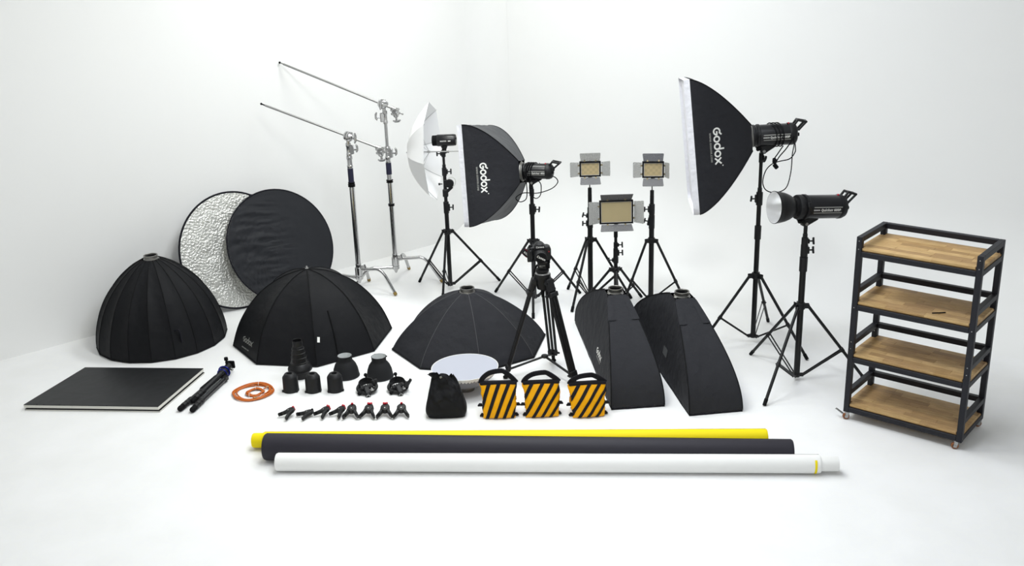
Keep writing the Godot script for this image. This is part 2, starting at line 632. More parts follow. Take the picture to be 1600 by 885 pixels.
# ---------------------------------------------------------------- paper rolls
func paper_roll(label: String, a: Vector3, b: Vector3, r: float, m: Material, extra: Callable, r2 := 0.0) -> void:
	# r2: a loosely wound roll may be thinner at its far end b
	if r2 == 0.0: r2 = r
	var bs := frame_x(b - a)
	var ln := a.distance_to(b)
	var o := thing("backdrop_roll", label, "backdrop roll", (a + b) / 2 - bs.y * r, bs, "rolls of backdrop paper in front of everything")
	var turn := Transform3D(Basis(Vector3(0, 1, 0), Vector3(1, 0, 0), Vector3(0, 0, -1)), Vector3(0, r, 0))
	var h := ln / 2
	var body := MB.new()
	body.lathe([Vector2(r * 0.3, -h + 0.012), Vector2(r * 0.6, -h + 0.006), Vector2(r * 0.93, -h), Vector2(r * 0.98, -h + 0.004), Vector2(r, -h + 0.012), Vector2(r2, h - 0.012), Vector2(r2 * 0.98, h - 0.004), Vector2(r2 * 0.93, h), Vector2(r2 * 0.6, h - 0.006), Vector2(r2 * 0.3, h - 0.012)], turn, 48)
	part("paper", body, m, o)
	# the free edge of the sheet lies along the back of the roll
	var edge := MB.new()
	edge.lathe([Vector2(r + 0.0004, -h + 0.003), Vector2(r + 0.0016, -h + 0.004), Vector2(r2 + 0.0016, h - 0.004), Vector2(r2 + 0.0004, h - 0.003)], turn, 14, 0.6, 1.5)
	part("loose_edge", edge, m, o)
	extra.call(o, turn, h, r)


func rolls() -> void:
	paper_roll("yellow backdrop paper roll lying behind the black roll", Vector3(-1.395, 0.047, -5.102), Vector3(1.335, 0.047, -4.938), 0.047, M.paper_yellow,
		func(o: Node3D, turn: Transform3D, h: float, r: float) -> void:
			var c := MB.new()
			c.lathe([Vector2(0.012, -h - 0.054), Vector2(r * 0.76, -h - 0.06), Vector2(r * 0.84, -h - 0.056), Vector2(r * 0.87, -h - 0.045), Vector2(r * 0.87, -h + 0.01)], turn, 40)
			part("inner_turns", c, M.paper_yellow, o)
			var k := MB.new()
			k.lathe([Vector2(0.026, h - 0.02), Vector2(0.026, h + 0.004), Vector2(0.022, h + 0.004), Vector2(0.022, h - 0.02)], turn, 28)
			part("core", k, M.foam_white, o))
	paper_roll("thick black backdrop paper roll between the yellow and the white roll", Vector3(-1.357, 0.072, -4.978), Vector3(1.423, 0.060, -4.757), 0.072, M.paper_black,
		func(o: Node3D, turn: Transform3D, h: float, _r: float) -> void:
			var k := MB.new()
			k.lathe([Vector2(0.026, h - 0.02), Vector2(0.026, h + 0.004), Vector2(0.022, h + 0.004), Vector2(0.022, h - 0.02)], turn, 28)
			k.lathe([Vector2(0.022, -h + 0.02), Vector2(0.022, -h - 0.004), Vector2(0.026, -h - 0.004), Vector2(0.026, -h + 0.02)], turn, 28)
			part("core", k, M.matt_black, o), 0.060)
	paper_roll("white backdrop paper roll with yellow tape and a bare core end, nearest the camera", Vector3(-1.27, 0.048, -4.847), Vector3(1.53, 0.048, -4.632), 0.048, M.paper_white,
		func(o: Node3D, turn: Transform3D, h: float, r: float) -> void:
			var k := MB.new()
			k.lathe([Vector2(0.037, h - 0.03), Vector2(0.037, h + 0.088), Vector2(0.036, h + 0.09), Vector2(0.031, h + 0.09), Vector2(0.031, h - 0.03)], turn, 36)
			part("core", k, M.paper_white, o)
			var t := MB.new()
			t.lathe([Vector2(r + 0.0005, h - 0.034), Vector2(r + 0.001, h - 0.033), Vector2(r + 0.001, h - 0.023), Vector2(r + 0.0005, h - 0.022)], turn, 24, PI * 1.08, PI * 1.78)
			part("tape", t, M.paper_yellow, o, "strip of yellow tape"))


# ---------------------------------------------------------------- wheeled shelf
func cart() -> void:
	var u := Vector3(0.758, 0, 0.652).normalized()
	var bs := Basis(u, Vector3.UP, u.cross(Vector3.UP))
	# origin under the front left post; x along the front, z towards the front
	var L := 0.642
	var D := 0.362
	var o := thing("wheeled_shelf", "black steel shelving cart on orange casters with four butcher block wooden shelves", "shelf", Vector3(1.832, 0, -5.22), bs)
	var w := 0.030
	var top := 1.068
	for x in [w / 2, L - w / 2]:
		for z in [-w / 2, -D + w / 2]:
			var p := MB.new()
			p.cube(Vector3(x, (top + 0.046) / 2, z), Vector3(w, top - 0.046, w), 0.002)
			var post := part("post", p, M.cart_steel, o)
			var s := MB.new()
			for h in [1.045, 1.0, 0.47, 0.43, 0.67]:
				s.cyl(Vector3(x, h, z + w / 2), Vector3(x, h, z + w / 2 + 0.002), 0.003, 0.0026, 10)
			part("screw", s, M.steel, post)
	for k in 4:
		var y: float = [0.988, 0.686, 0.380, 0.079][k]
		var rails := [
			[Vector3(w, y - w / 2, -w / 2), Vector3(L - w, y - w / 2, -w / 2)],
			[Vector3(w, y - w / 2, -D + w / 2), Vector3(L - w, y - w / 2, -D + w / 2)],
			[Vector3(w / 2, y - w / 2, -w), Vector3(w / 2, y - w / 2, -D + w)],
			[Vector3(L - w / 2, y - w / 2, -w), Vector3(L - w / 2, y - w / 2, -D + w)]]
		for q in rails:
			var b := MB.new()
			b.bar(q[0], q[1], w - 0.001, w, Vector3.UP, 0.002)
			part("shelf_rail", b, M.cart_steel, o)
		var g: float = [1.053, 0.762, 0.464, 0.163][k]
		for q in [
			[Vector3(w, g, -D + w / 2), Vector3(L - w, g, -D + w / 2)],
			[Vector3(w / 2, g, -w), Vector3(w / 2, g, -D + w)],
			[Vector3(L - w / 2, g, -w), Vector3(L - w / 2, g, -D + w)]]:
			var b := MB.new()
			b.bar(q[0], q[1], w - 0.001, w, Vector3.UP, 0.002)
			part("guard_rail", b, M.cart_steel, o)
		# the shelf: staves glued end to end in staggered rows on a thin base
		var under := MB.new()
		under.cube(Vector3(L / 2, y + 0.003, -D / 2 - 0.004), Vector3(L - 0.012, 0.006, D - 0.02))
		var board := part("shelf_board", under, M.stave_0, o)
		var rows := 8
		var x0 := 0.005
		var x1 := L - 0.005
		var z0 := -0.008
		var dz := (D - 0.016) / rows
		for i in rows:
			var x := x0
			var z := z0 - dz * (i + 0.5)
			var notch := i == 0 or i == rows - 1
			var xe := x1 - (w if notch else 0.0)
			if notch: x += w - 0.004
			var first := true
			while x < xe - 0.01:
				var ln := rng.randf_range(0.15, 0.30) * (rng.randf_range(0.3, 1.0) if first else 1.0)
				first = false
				if xe - x - ln < 0.07: ln = xe - x
				var s := MB.new()
				s.cube(Vector3.ZERO, Vector3(ln - 0.0006, 0.012, dz - 0.0006), 0.0006)
				var st := part("stave", s, M["stave_%d" % rng.randi_range(0, 5)], board)
				st.position = Vector3(x + ln / 2, y + 0.012 + rng.randf_range(0.0, 0.0003), z)
				x += ln
	# casters
	for c in [[w / 2 + 0.004, -w / 2, -1.0], [L - w / 2 - 0.014, -w / 2, -1.2], [w / 2, -D + w / 2, 0.3], [L - w / 2, -D + w / 2, -0.9]]:
		var t := Transform3D(Basis(Vector3.UP, c[2]), Vector3(c[0], 0, c[1]))
		var f := MB.new()
		f.cyl(t * Vector3(0, 0.040, 0), t * Vector3(0, 0.049, 0), 0.013, 0.013, 16)
		for s in [-1.0, 1.0]:
			f.bar(t * Vector3(s * 0.0115, 0.012, 0.006), t * Vector3(s * 0.0115, 0.044, 0), 0.002, 0.018, t.basis.z, 0.0006)
		f.cyl(t * Vector3(-0.0145, 0.019, 0.006), t * Vector3(0.0145, 0.019, 0.006), 0.0075, 0.0075, 14)
		var cs := part("caster", f, M.steel, o)
		var wl := MB.new()
		wl.lathe([Vector2(0.010, -0.008), Vector2(0.016, -0.0085), Vector2(0.019, -0.005), Vector2(0.019, 0.005), Vector2(0.016, 0.0085), Vector2(0.010, 0.008)], t * Transform3D(Basis(Vector3(0, 0, 1), PI / 2), Vector3(0, 0.019, 0.006)), 28)
		part("wheel", wl, M.caster_orange, cs)
		if c[0] < 0.1 and c[1] > -0.1:
			var lv := MB.new()
			lv.bar(Vector3(0.0, 0.034, 0.0), Vector3(-0.045, 0.052, -0.004), 0.018, 0.003, Vector3.UP, 0.001)
			part("brake_lever", lv, M.steel, cs)
	# a dark stick lying on the second shelf
	var k := MB.new()
	var p0 := o.transform * Vector3(0.435, 0.7083, -0.075)
	k.tube([Vector3(-0.035, 0, 0), Vector3(0.0, 0.0, 0.001), Vector3(0.036, 0, 0)], 0.003, 8)
	single("pencil_stub", k, M.matt_black, "short dark stick lying on the second wooden shelf of the cart", "stick", p0, Basis(Vector3.UP, 0.04))


# ---------------------------------------------------------------- softboxes
func surface_normal(f: Callable, u: float, v: float) -> Vector3:
	var e := 0.004
	return (f.call(minf(u + e, 1), v) - f.call(maxf(u - e, 0), v)).cross(f.call(u, minf(v + e, 1)) - f.call(u, maxf(v - e, 0))).normalized()


# metal mounting ring standing on top of a softbox; y of xf points away from the fabric
func mount_ring(o: Node3D, xf: Transform3D, r: float, h: float) -> void:
	var a := MB.new()
	a.lathe([Vector2(r * 0.86, h * 0.3), Vector2(r * 0.86, h - 0.002), Vector2(r * 0.9, h), Vector2(r, h), Vector2(r * 1.02, h - 0.003), Vector2(r, h - 0.008), Vector2(r * 0.97, h - 0.010), Vector2(r * 0.97, 0.004), Vector2(r * 1.08, 0.002), Vector2(r * 1.1, -0.004), Vector2(r * 0.86, -0.004)], xf, 40)
	var ring := part("mount_ring", a, M.ring_metal, o)
	var c := MB.new()
	c.lathe([Vector2(0, -0.012), Vector2(r * 0.85, -0.012), Vector2(r * 0.85, h * 0.55), Vector2(r * 0.84, h * 0.55), Vector2(r * 0.84, -0.01)], xf, 30)
	part("inside", c, M.matt_black, ring)
	for k in 3:
		var b := MB.new()
		var t := xf * Transform3D(Basis(Vector3.UP, TAU * k / 3.0 + 0.4), Vector3.ZERO)
		b.bar(t * Vector3(r * 0.9, 0.004, 0), t * Vector3(r * 1.2, -0.006, 0), 0.024, 0.004, t.basis.y, 0.001)
		part("rod_socket", b, M.ring_metal, ring)


# a four-sided softbox: the opening lies in the plane z = 0 and faces +z, the ring is at z = -deep
func square_softbox(label: String, at: Vector3, basis: Basis, hx: float, hy: float, deep: float, p: float, ring: float, lip: float, sag: float, white_lip: bool, mats: Array, decorate: Callable, group := "") -> Node3D:
	var o := thing("softbox" if white_lip else "strip_softbox", label, "softbox", at, basis, group)
	var rx := ring * 0.92
	var half := func(t: float) -> Vector2:
		var k := 1.0 - pow(t, p)
		return Vector2(rx + (hx - rx) * k, rx + (hy - rx) * k)
	var faces := []
	for f in 4:
		# panel outward directions: +x, +y, -x, -y
		var side := f
		var fn := func(v: float, t: float) -> Vector3:
			var h: Vector2 = half.call(t)
			var w := (1.0 - 2.0 * v)
			var wob := wrinkle.get_noise_3d(w * (h.x if side % 2 else h.y) * (4.0 if white_lip else 1.3) + side * 7.0, t * (2.2 if white_lip else 1.0), side * 3.0) * (0.007 if white_lip else 0.009) * sin(PI * v)
			var s := sag * sin(PI * v) * sin(PI * minf(t * 1.15, 1.0)) + wob
			match side:
				0: return Vector3(h.x - s, h.y * w, -deep * t)
				1: return Vector3(-h.x * w, h.y - s, -deep * t)
				2: return Vector3(-h.x + s, -h.y * w, -deep * t)
			return Vector3(h.x * w, -h.y + s, -deep * t)
		faces.append(fn)
		var b := MB.new()
		b.sheet(fn, 30 if white_lip else 48, 28 if white_lip else 48, false)
		part("side_panel", b, mats[f], o)
	for c in [[1, 1], [-1, 1], [-1, -1], [1, -1]]:
		var path := []
		for i in 23:
			var t := i / 22.0
			var h: Vector2 = half.call(t)
			path.append(Vector3(c[0] * h.x, c[1] * h.y, -deep * t))
		var b := MB.new()
		b.tube(path, 0.0035, 6)
		part("seam_piping", b, M.matt_black, o)
	# rim that carries the front cloth
	var lm: Material = M.white_fabric if white_lip else M.black_webbing
	var b := MB.new()
	var hem := func(u: float, v: float) -> Vector3:
		var q := u * 4.0
		var s := int(q) % 4
		var w := 1.0 - 2.0 * (q - int(q))
		var rip := wrinkle.get_noise_2d(u * 90.0, v * 3.0) * 0.003
		var X := hx + 0.001 + rip
		var Y := hy + 0.001 + rip
		var z := lip * v
		match s:
			0: return Vector3(X, Y * w, z)
			1: return Vector3(X * w, -Y, z)
			2: return Vector3(-X, -Y * w, z)
		return Vector3(-X * w, Y, z)
	b.sheet(hem, 64, 3, true)
	part("rim", b, lm, o)
	var df := MB.new()
	df.sheet(func(u: float, v: float) -> Vector3: return Vector3(hx * (1 - 2 * u), hy * (1 - 2 * v), lip * 0.45 - 0.012 * sin(PI * u) * sin(PI * v)), 12, 12, true)
	part("front_cloth", df, M.white_fabric, o)
	mount_ring(o, Transform3D(Basis(Vector3(1, 0, 0), Vector3(0, 0, -1), Vector3(0, 1, 0)), Vector3(0, 0, -deep)), ring * 0.76 if white_lip else 0.046, 0.012 if white_lip else 0.028)
	decorate.call(o, faces, half)
	return o


# print on the +x panel: the line of text runs towards -y and stands towards -z
func print_on_side(face: Callable, half: Callable, deep: float, y0: float, z0: float) -> Callable:
	return func(q: Vector2) -> Array:
		var t := clampf((z0 + q.y) / deep, 0.0, 1.0)
		var h: Vector2 = half.call(t)
		var v := clampf((1.0 - (y0 - q.x) / h.y) / 2.0, 0.0, 1.0)
		var n := surface_normal(face, v, t)
		if n.x < 0: n = -n
		return [face.call(v, t) + n * 0.0025, n]


# the maker's mark as it is printed: round letters of even stroke; h is the height of the small letters
func wordmark(b: MB, h: float, place: Callable) -> void:
	var r := h * 0.5
	var sw := h * 0.23
	var pen := func(pts: Array) -> void:
		for i in pts.size() - 1:
			var p: Vector2 = pts[i]
			var q: Vector2 = pts[i + 1]
			var d := (q - p).normalized() * sw * 0.5
			var s := Vector2(-d.y, d.x)
			var c := []
			for e in [p - d * 0.35 + s, q + d * 0.35 + s, q + d * 0.35 - s, p - d * 0.35 - s]: c.append(place.call(e))
			b.quad(c[0][0], c[1][0], c[2][0], c[3][0], c[0][1], c[1][1], c[2][1], c[3][1])
	var arc := func(c: Vector2, rr: float, a0: float, a1: float) -> Array:
		var out := []
		for i in 25: out.append(c + Vector2.from_angle(deg_to_rad(lerpf(a0, a1, i / 24.0))) * rr)
		return out
	var rr := r - sw * 0.5
	var step := h * 1.03
	var x := -2.0 * step
	var g := Vector2(x, h * 0.06)
	pen.call(arc.call(g, rr * 1.16, 62, 362))
	pen.call([g + Vector2(rr * 1.16, 0), g + Vector2(0, 0)])
	pen.call([g + Vector2.from_angle(deg_to_rad(62)) * rr * 1.16, g + Vector2(r * 0.95, r * 1.32)])
	pen.call(arc.call(Vector2(x + step * 1.05, 0), rr, 0, 360))
	pen.call(arc.call(Vector2(x + step * 2.06, 0), rr, 0, 360))
	pen.call([Vector2(x + step * 2.06 + rr, -r * 0.2), Vector2(x + step * 2.06 + rr, r * 1.9)])
	pen.call(arc.call(Vector2(x + step * 3.08, 0), rr, 0, 360))
	var e := Vector2(x + step * 4.05, 0)
	pen.call([e + Vector2(-r * 0.8, r * 0.85), e + Vector2(r * 0.8, -r * 0.9)])
	pen.call([e + Vector2(-r * 0.8, -r * 0.9), e + Vector2(r * 0.8, r * 0.85)])
	var dot: Array = place.call(e + Vector2(r * 1.45, r * 1.25))
	b.cyl(dot[0], dot[0] + (dot[1] as Vector3) * 0.0006, sw * 0.42, sw * 0.42, 14)


func brand_print(o: Node3D, face: Callable, half: Callable, deep: float, y0: float, z0: float, s: float, small := true) -> void:
	# s is the height of the small letters
	var b := MB.new()
	wordmark(b, s, print_on_side(face, half, deep, y0, z0))
	part("logo", b, M.print_white, o, "white printed logo")
	if small:
		var c := MB.new()
		c.text("WWW.GODOX.COM", s * 0.26, true, print_on_side(face, half, deep, y0 - s * 0.1, z0 - s * 0.95), 1.25)
		part("logo", c, M.print_grey, o, "small printed web address")


func softboxes() -> void:
	# facing -x: local x towards the camera, local y up
	var fab: Material = M.black_fabric
	var n1 := Vector3(-0.9568, -0.0938, -0.2751)
	square_softbox("rectangular black softbox with grey inner panels, on the stand behind the tripod camera", Vector3(-0.2135, 0.9856, -7.37), frame_z(n1, Vector3(-0.0378, 0.9786, -0.202)), 0.305, 0.357, 0.328, 1.9, 0.086, 0.036, 0.02, true,
		[fab, M.grey_nylon, fab, M.grey_nylon], func(o: Node3D, f: Array, h: Callable) -> void:
			brand_print(o, f[0], h, 0.328, -0.02, 0.115, 0.040))
	var n2 := Vector3(-0.9889, -0.0941, -0.1148)
	square_softbox("big black softbox with a white rim, on the tall stand nearest the wheeled shelf", Vector3(1.1177, 1.3644, -6.37) - n2 * 0.034, frame_z(n2, Vector3(-0.0794, 0.9887, -0.1268)), 0.374, 0.398, 0.362, 1.45, 0.086, 0.036, 0.02, true,
		[fab, fab, fab, fab], func(o: Node3D, f: Array, h: Callable) -> void:
			brand_print(o, f[0], h, 0.362, -0.01, 0.135, 0.042))
	# two long ones lying face down: local z down, local y along the floor away from the camera
	for k in 2:
		var along: Vector3 = [Vector3(-0.0782, 0, -0.9969), Vector3(-0.119, 0, -0.9929)][k]
		var mid: Vector3 = [Vector3(0.653, 0.012, -6.158), Vector3(1.057, 0.012, -6.05)][k]
		var bs := Basis(along.cross(Vector3.DOWN), along, Vector3.DOWN)
		var lbl: String = ["long black strip softbox lying face down beside the sandbags, with a printed logo", "long black strip softbox lying face down beside the light stands, with a clear pocket"][k]
		square_softbox(lbl, mid, bs, 0.157, 0.72, 0.46, 2.0, 0.066, 0.012, 0.014, false,
			[M.black_fabric, M.black_fabric, M.black_fabric, M.black_fabric], func(o: Node3D, f: Array, h: Callable) -> void:
				if k == 0:
					brand_print(o, f[0], h, 0.46, -0.20, 0.12, 0.034)
				else:
					var b := MB.new()
					var pl: Callable = print_on_side(f[0], h, 0.46, -0.12, 0.14)
					var g := func(u: float, v: float) -> Vector3: return pl.call(Vector2((u - 0.5) * 0.09, (v - 0.5) * 0.05))[0]
					b.sheet(g, 4, 3)
					part("card_pocket", b, M.clear_pocket, o)
				# loose flaps of cloth around the ring
				for s in [-1.0, 1.0]:
					for e in [-1.0, 1.0]:
						var b := MB.new()
						b.sheet(func(u: float, v: float) -> Vector3:
							var t := 0.985 - 0.17 * v
							var q: Vector2 = h.call(t)
							return Vector3(s * (q.x + 0.004) * (1.0 - 0.5 * u), e * (q.y + 0.003 + 0.004 * sin(PI * u)), -0.46 * t - 0.003), 6, 6)
						part("flap", b, M.black_fabric, o))


# ---------------------------------------------------------------- round softboxes standing on their rims
func sample(list: Array, v: float) -> Vector2:
	var q := v * (list.size() - 1)
	var i := mini(int(q), list.size() - 2)
	var a: Vector2 = list[maxi(i - 1, 0)]
	var b: Vector2 = list[i]
	var c: Vector2 = list[i + 1]
	var d: Vector2 = list[mini(i + 2, list.size() - 1)]
	return b.cubic_interpolate(c, a, d, q - i)


# gore k of a dome with n ribs; u across, v from the rim (0) to the top (1)
func gore(prof: Array, n: int, rot: float, k: int, sag: float, folds: float) -> Callable:
	return func(u: float, v: float) -> Vector3:
		var q := sample(prof, v)
		var a0 := rot + TAU * k / n
		var a1 := rot + TAU * (k + 1) / n
		var d := Vector3(cos(a0), 0, sin(a0)).lerp(Vector3(cos(a1), 0, sin(a1)), u)
		var pull := sag * sin(PI * u) * sin(PI * minf(v * 1.05, 1.0))
		var wob := wrinkle.get_noise_3d(u * 1.5 + k * 3.1, q.y * 34.0, k * 5.7) * folds * sin(PI * u) * smoothstep(0.0, 0.12, v)
		return d * maxf(q.x - pull + wob, 0.0) + Vector3(0, q.y, 0)


func dome(called: String, label: String, at: Vector3, prof: Array, n: int, rot: float, sag: float, folds: float, m: Material, pipe: float, pipe_mat: Material = null) -> Node3D:
	var o := thing(called, label, "softbox", at)
	for k in n:
		var f := gore(prof, n, rot, k, sag, folds)
		var b := MB.new()
		b.sheet(f, 8, 28, false)
		part("side_panel", b, m, o)
		var path := []
		for i in 29:
			var q := sample(prof, i / 28.0)
			var a := rot + TAU * k / n
			path.append(Vector3(cos(a) * q.x, q.y, sin(a) * q.x))
		var t := MB.new()
		t.tube(path, pipe, 6)
		part("seam_piping", t, pipe_mat if pipe_mat else M.matt_black, o)
	var rim := []
	var q0 := sample(prof, 0.0)
	for k in n:
		rim.append(Vector3(cos(rot + TAU * k / n) * q0.x, q0.y + 0.003, sin(rot + TAU * k / n) * q0.x))
	var hem := MB.new()
	hem.tube(rim, 0.005, 6, true)
	part("hem", hem, M.matt_black, o)
	return o


func on_gore(f: Callable, u0: float, v0: float, right: Vector3, lift := 0.003) -> Callable:
	# place text so that its line runs along `right`, centred at (u0, v0)
	var c: Vector3 = f.call(u0, v0)
	var nn := surface_normal(f, u0, v0)
	if nn.dot(Vector3(c.x, 0.2, c.z)) < 0: nn = -nn
	var r := (right - nn * right.dot(nn)).normalized()
	var up := nn.cross(r)
	if up.y < 0: up = -up
	return func(q: Vector2) -> Array: return [c + r * q.x + up * q.y + nn * lift, nn]


func domes() -> void:
	var deep := [Vector2(0.440, 0.006), Vector2(0.437, 0.06), Vector2(0.425, 0.13), Vector2(0.405, 0.20), Vector2(0.377, 0.275), Vector2(0.335, 0.355), Vector2(0.28, 0.43), Vector2(0.212, 0.50), Vector2(0.135, 0.56), Vector2(0.06, 0.60)]
	var o := dome("deep_softbox", "deep black umbrella softbox with many narrow panels, standing behind the flat black boards", Vector3(-2.483, 0, -6.808), deep, 18, deg_to_rad(2), 0.012, 0.004, M.black_nylon, 0.003)
	mount_ring(o, Transform3D(Basis(), Vector3(0, 0.60, 0)), 0.047, 0.026)
	var strap := MB.new()
	var f := gore(deep, 18, deg_to_rad(2), 2, 0.012, 0.004)
	var at: Array = on_gore(f, 0.65, 0.26, Vector3(1, 0, 0)).call(Vector2.ZERO)
	strap.tube([at[0] + at[1] * 0.004 + Vector3(-0.03, 0.035, 0), at[0] + at[1] * 0.018 + Vector3(-0.01, 0.04, 0), at[0] + at[1] * 0.012 + Vector3(0.004, 0.015, 0), at[0] + at[1] * 0.008 + Vector3(0.008, -0.05, 0)], [0.006, 0.007, 0.007, 0.006], 8)
	part("zip_pull", strap, M.black_webbing, o)
	# umbrella-framed octagon
	var bow := [Vector2(0.548, 0.006), Vector2(0.522, 0.085), Vector2(0.488, 0.165), Vector2(0.443, 0.24), Vector2(0.385, 0.315), Vector2(0.313, 0.385), Vector2(0.228, 0.44), Vector2(0.135, 0.482), Vector2(0.05, 0.502), Vector2(0.012, 0.505)]
	o = dome("umbrella_softbox", "black octagonal umbrella softbox with a white care tag and a zip, behind the snoot", Vector3(-1.404, 0, -6.741), bow, 8, deg_to_rad(33), 0.018, 0.004, M.black_nylon, 0.0045)
	var tip := MB.new()
	tip.lathe([Vector2(0, 0.53), Vector2(0.006, 0.527), Vector2(0.007, 0.515), Vector2(0.012, 0.513), Vector2(0.012, 0.503), Vector2(0.03, 0.499)], Transform3D(), 20)
	part("tip", tip, M.chrome, o)
	var g3 := gore(bow, 8, deg_to_rad(33), 2, 0.018, 0.004)
	var lg := MB.new()
	wordmark(lg, 0.032, on_gore(g3, 0.50, 0.12, Vector3(1, 0, 1.2)))
	part("logo", lg, M.print_grey, o, "printed logo near the rim")
	var lg2 := MB.new()
	lg2.text("WWW.GODOX.COM", 0.009, true, on_gore(g3, 0.52, 0.06, Vector3(1, 0, 1.2)), 1.0)
	part("logo", lg2, M.print_grey, o, "small printed web address")
	var g1 := gore(bow, 8, deg_to_rad(33), 0, 0.018, 0.004)
	var tg := MB.new()
	var tp: Callable = on_gore(g1, 0.93, 0.22, Vector3(1, 0, 0), 0.006)
	tg.sheet(func(u: float, v: float) -> Vector3: return tp.call(Vector2((u - 0.5) * 0.018, (v - 0.5) * 0.036))[0], 1, 1)
	part("care_tag", tg, M.print_white, o)
	var zp := []
	for i in 13:
		var uv := Vector2(0.62 - 0.02 * i / 12.0, 0.05 + 0.38 * i / 12.0)
		var n := surface_normal(g1, uv.x, uv.y)
		if n.y < 0: n = -n
		zp.append(g1.call(uv.x, uv.y) + n * 0.003)
	var z := MB.new()
	z.tube(zp, 0.006, 6)
	part("zip", z, M.matt_black, o)
	# flat octagon
	var flat := [Vector2(0.528, 0.006), Vector2(0.502, 0.052), Vector2(0.463, 0.105), Vector2(0.417, 0.155), Vector2(0.363, 0.205), Vector2(0.304, 0.252), Vector2(0.242, 0.295), Vector2(0.178, 0.330), Vector2(0.114, 0.357), Vector2(0.060, 0.374)]
	o = dome("octagon_softbox", "wide flat black octagonal softbox with a metal ring on top, behind the white beauty dish", Vector3(-0.303, 0, -6.544), flat, 8, deg_to_rad(35.5), 0.022, 0.014, M.black_fabric, 0.0016, M.seam_grey)
	mount_ring(o, Transform3D(Basis(), Vector3(0, 0.372, 0)), 0.049, 0.03)


# ---------------------------------------------------------------- collapsible reflectors leaning on the wall
func reflector_discs() -> void:
	var base := Vector3(-3.469, 0, -6.438)
	var t := -OUT
	for k in 2:
		var s: float = [1.74, 2.08][k]
		var d: float = [0.21, 0.36][k]
		var touch: float = [0.012, 0.035][k]
		var r := 0.44
		var lean := asin((d - touch) / (2 * r))
		var up := Vector3.UP * cos(lean) - ALONG * sin(lean)
		var c := base + t * s + ALONG * d + up * (r + 0.007)
		var o := thing("reflector_disc", ["round silver foil reflector with a black edge leaning on the wall", "round black cloth reflector with a silver back leaning in front of the silver one"][k], "reflector", c - up * (r + 0.007), Basis(t, up, t.cross(up)), "folding reflectors against the wall")
		var cc := Vector3(0, r + 0.007, 0)
		var nz := FastNoiseLite.new()
		nz.seed = 12 + k
		nz.frequency = 3.0
		nz.fractal_octaves = 4
		nz.domain_warp_enabled = true
		nz.domain_warp_amplitude = 0.12
		nz.domain_warp_frequency = 5.0
		var wob := func(u: float, v: float) -> float:
			var x := cos(u * TAU) * v
			var y := sin(u * TAU) * v
			if k == 0: return nz.get_noise_2d(x * 1.0, y * 1.2 + x * 0.8) * 0.006 * (1.0 - pow(v, 6))
			# folds that run in from the edge near the silver disc
			var e := nz.get_noise_2d(x * 0.5, y * 3.4 + 0.35 * x)
			return e * 0.022 * smoothstep(0.5, -0.9, x) * (1.0 - pow(v, 8)) + nz.get_noise_2d(x, y) * 0.004 * (1 - pow(v, 4))
		var fr := MB.new()
		fr.sheet(func(u: float, v: float) -> Vector3:
			return cc + Vector3(cos(u * TAU) * v * (r - 0.006), sin(u * TAU) * v * (r - 0.006), 0.004 + wob.call(u, v)), 96, 40, false, true)
		part("cloth", fr, [M.silver_foil, M.black_disc_cloth][k], o)
		var bk := MB.new()
		bk.sheet(func(u: float, v: float) -> Vector3:
			return cc + Vector3(cos(u * TAU) * v * (r - 0.006), sin(u * TAU) * v * (r - 0.006), -0.006 + wob.call(u, v)), 48, 12, true, true)
		part("backing", bk, [M.white_fabric, M.silver_foil][k], o)
		var ring := []
		for i in 72:
			ring.append(cc + Vector3(cos(TAU * i / 72), sin(TAU * i / 72), 0) * r)
		var e := MB.new()
		e.tube(ring, 0.008 if k == 0 else 0.006, 8, true)
		part("edge_binding", e, M.black_webbing, o)
		if k == 1:
			var tb := MB.new()
			tb.cube(cc + Vector3(-0.13, sqrt(r * r - 0.13 * 0.13) + 0.006, 0), Vector3(0.03, 0.012, 0.006), 0.002)
			part("pull_tab", tb, M.black_webbing, o)


# ---------------------------------------------------------------- stands
func knob(o: Node3D, at: Vector3, dir: Vector3, s := 1.0, lever := true) -> void:
	var d := dir.normalized()
	var k := MB.new()
	k.cyl(at, at + d * 0.03 * s, 0.005 * s, 0.005 * s, 10)
	var c := at + d * 0.028 * s
	var b := frame_z(d, Vector3.UP if absf(d.y) < 0.9 else Vector3.RIGHT)
	if lever:
		var pl := PackedVector2Array([Vector2(-0.022, -0.005), Vector2(-0.008, -0.009), Vector2(0.008, -0.009), Vector2(0.022, -0.005), Vector2(0.024, 0.004), Vector2(0.018, 0.008), Vector2(0.007, 0.006), Vector2(-0.007, 0.006), Vector2(-0.018, 0.008), Vector2(-0.024, 0.004)])
		for i in pl.size(): pl[i] *= s
		k.prism(pl, 0.012 * s, Transform3D(b * Basis(Vector3(0, 0, 1), 1.2), c), 0.002 * s)
	else:
		k = MB.new()
		k.lathe([Vector2(0, 0), Vector2(0.005 * s, 0), Vector2(0.005 * s, 0.022 * s), Vector2(0.012 * s, 0.022 * s), Vector2(0.0105 * s, 0.038 * s), Vector2(0, 0.038 * s)], Transform3D(Basis(b.x, d, b.x.cross(d)), at), 14)
	part("knob", k, M.black_plastic, o)


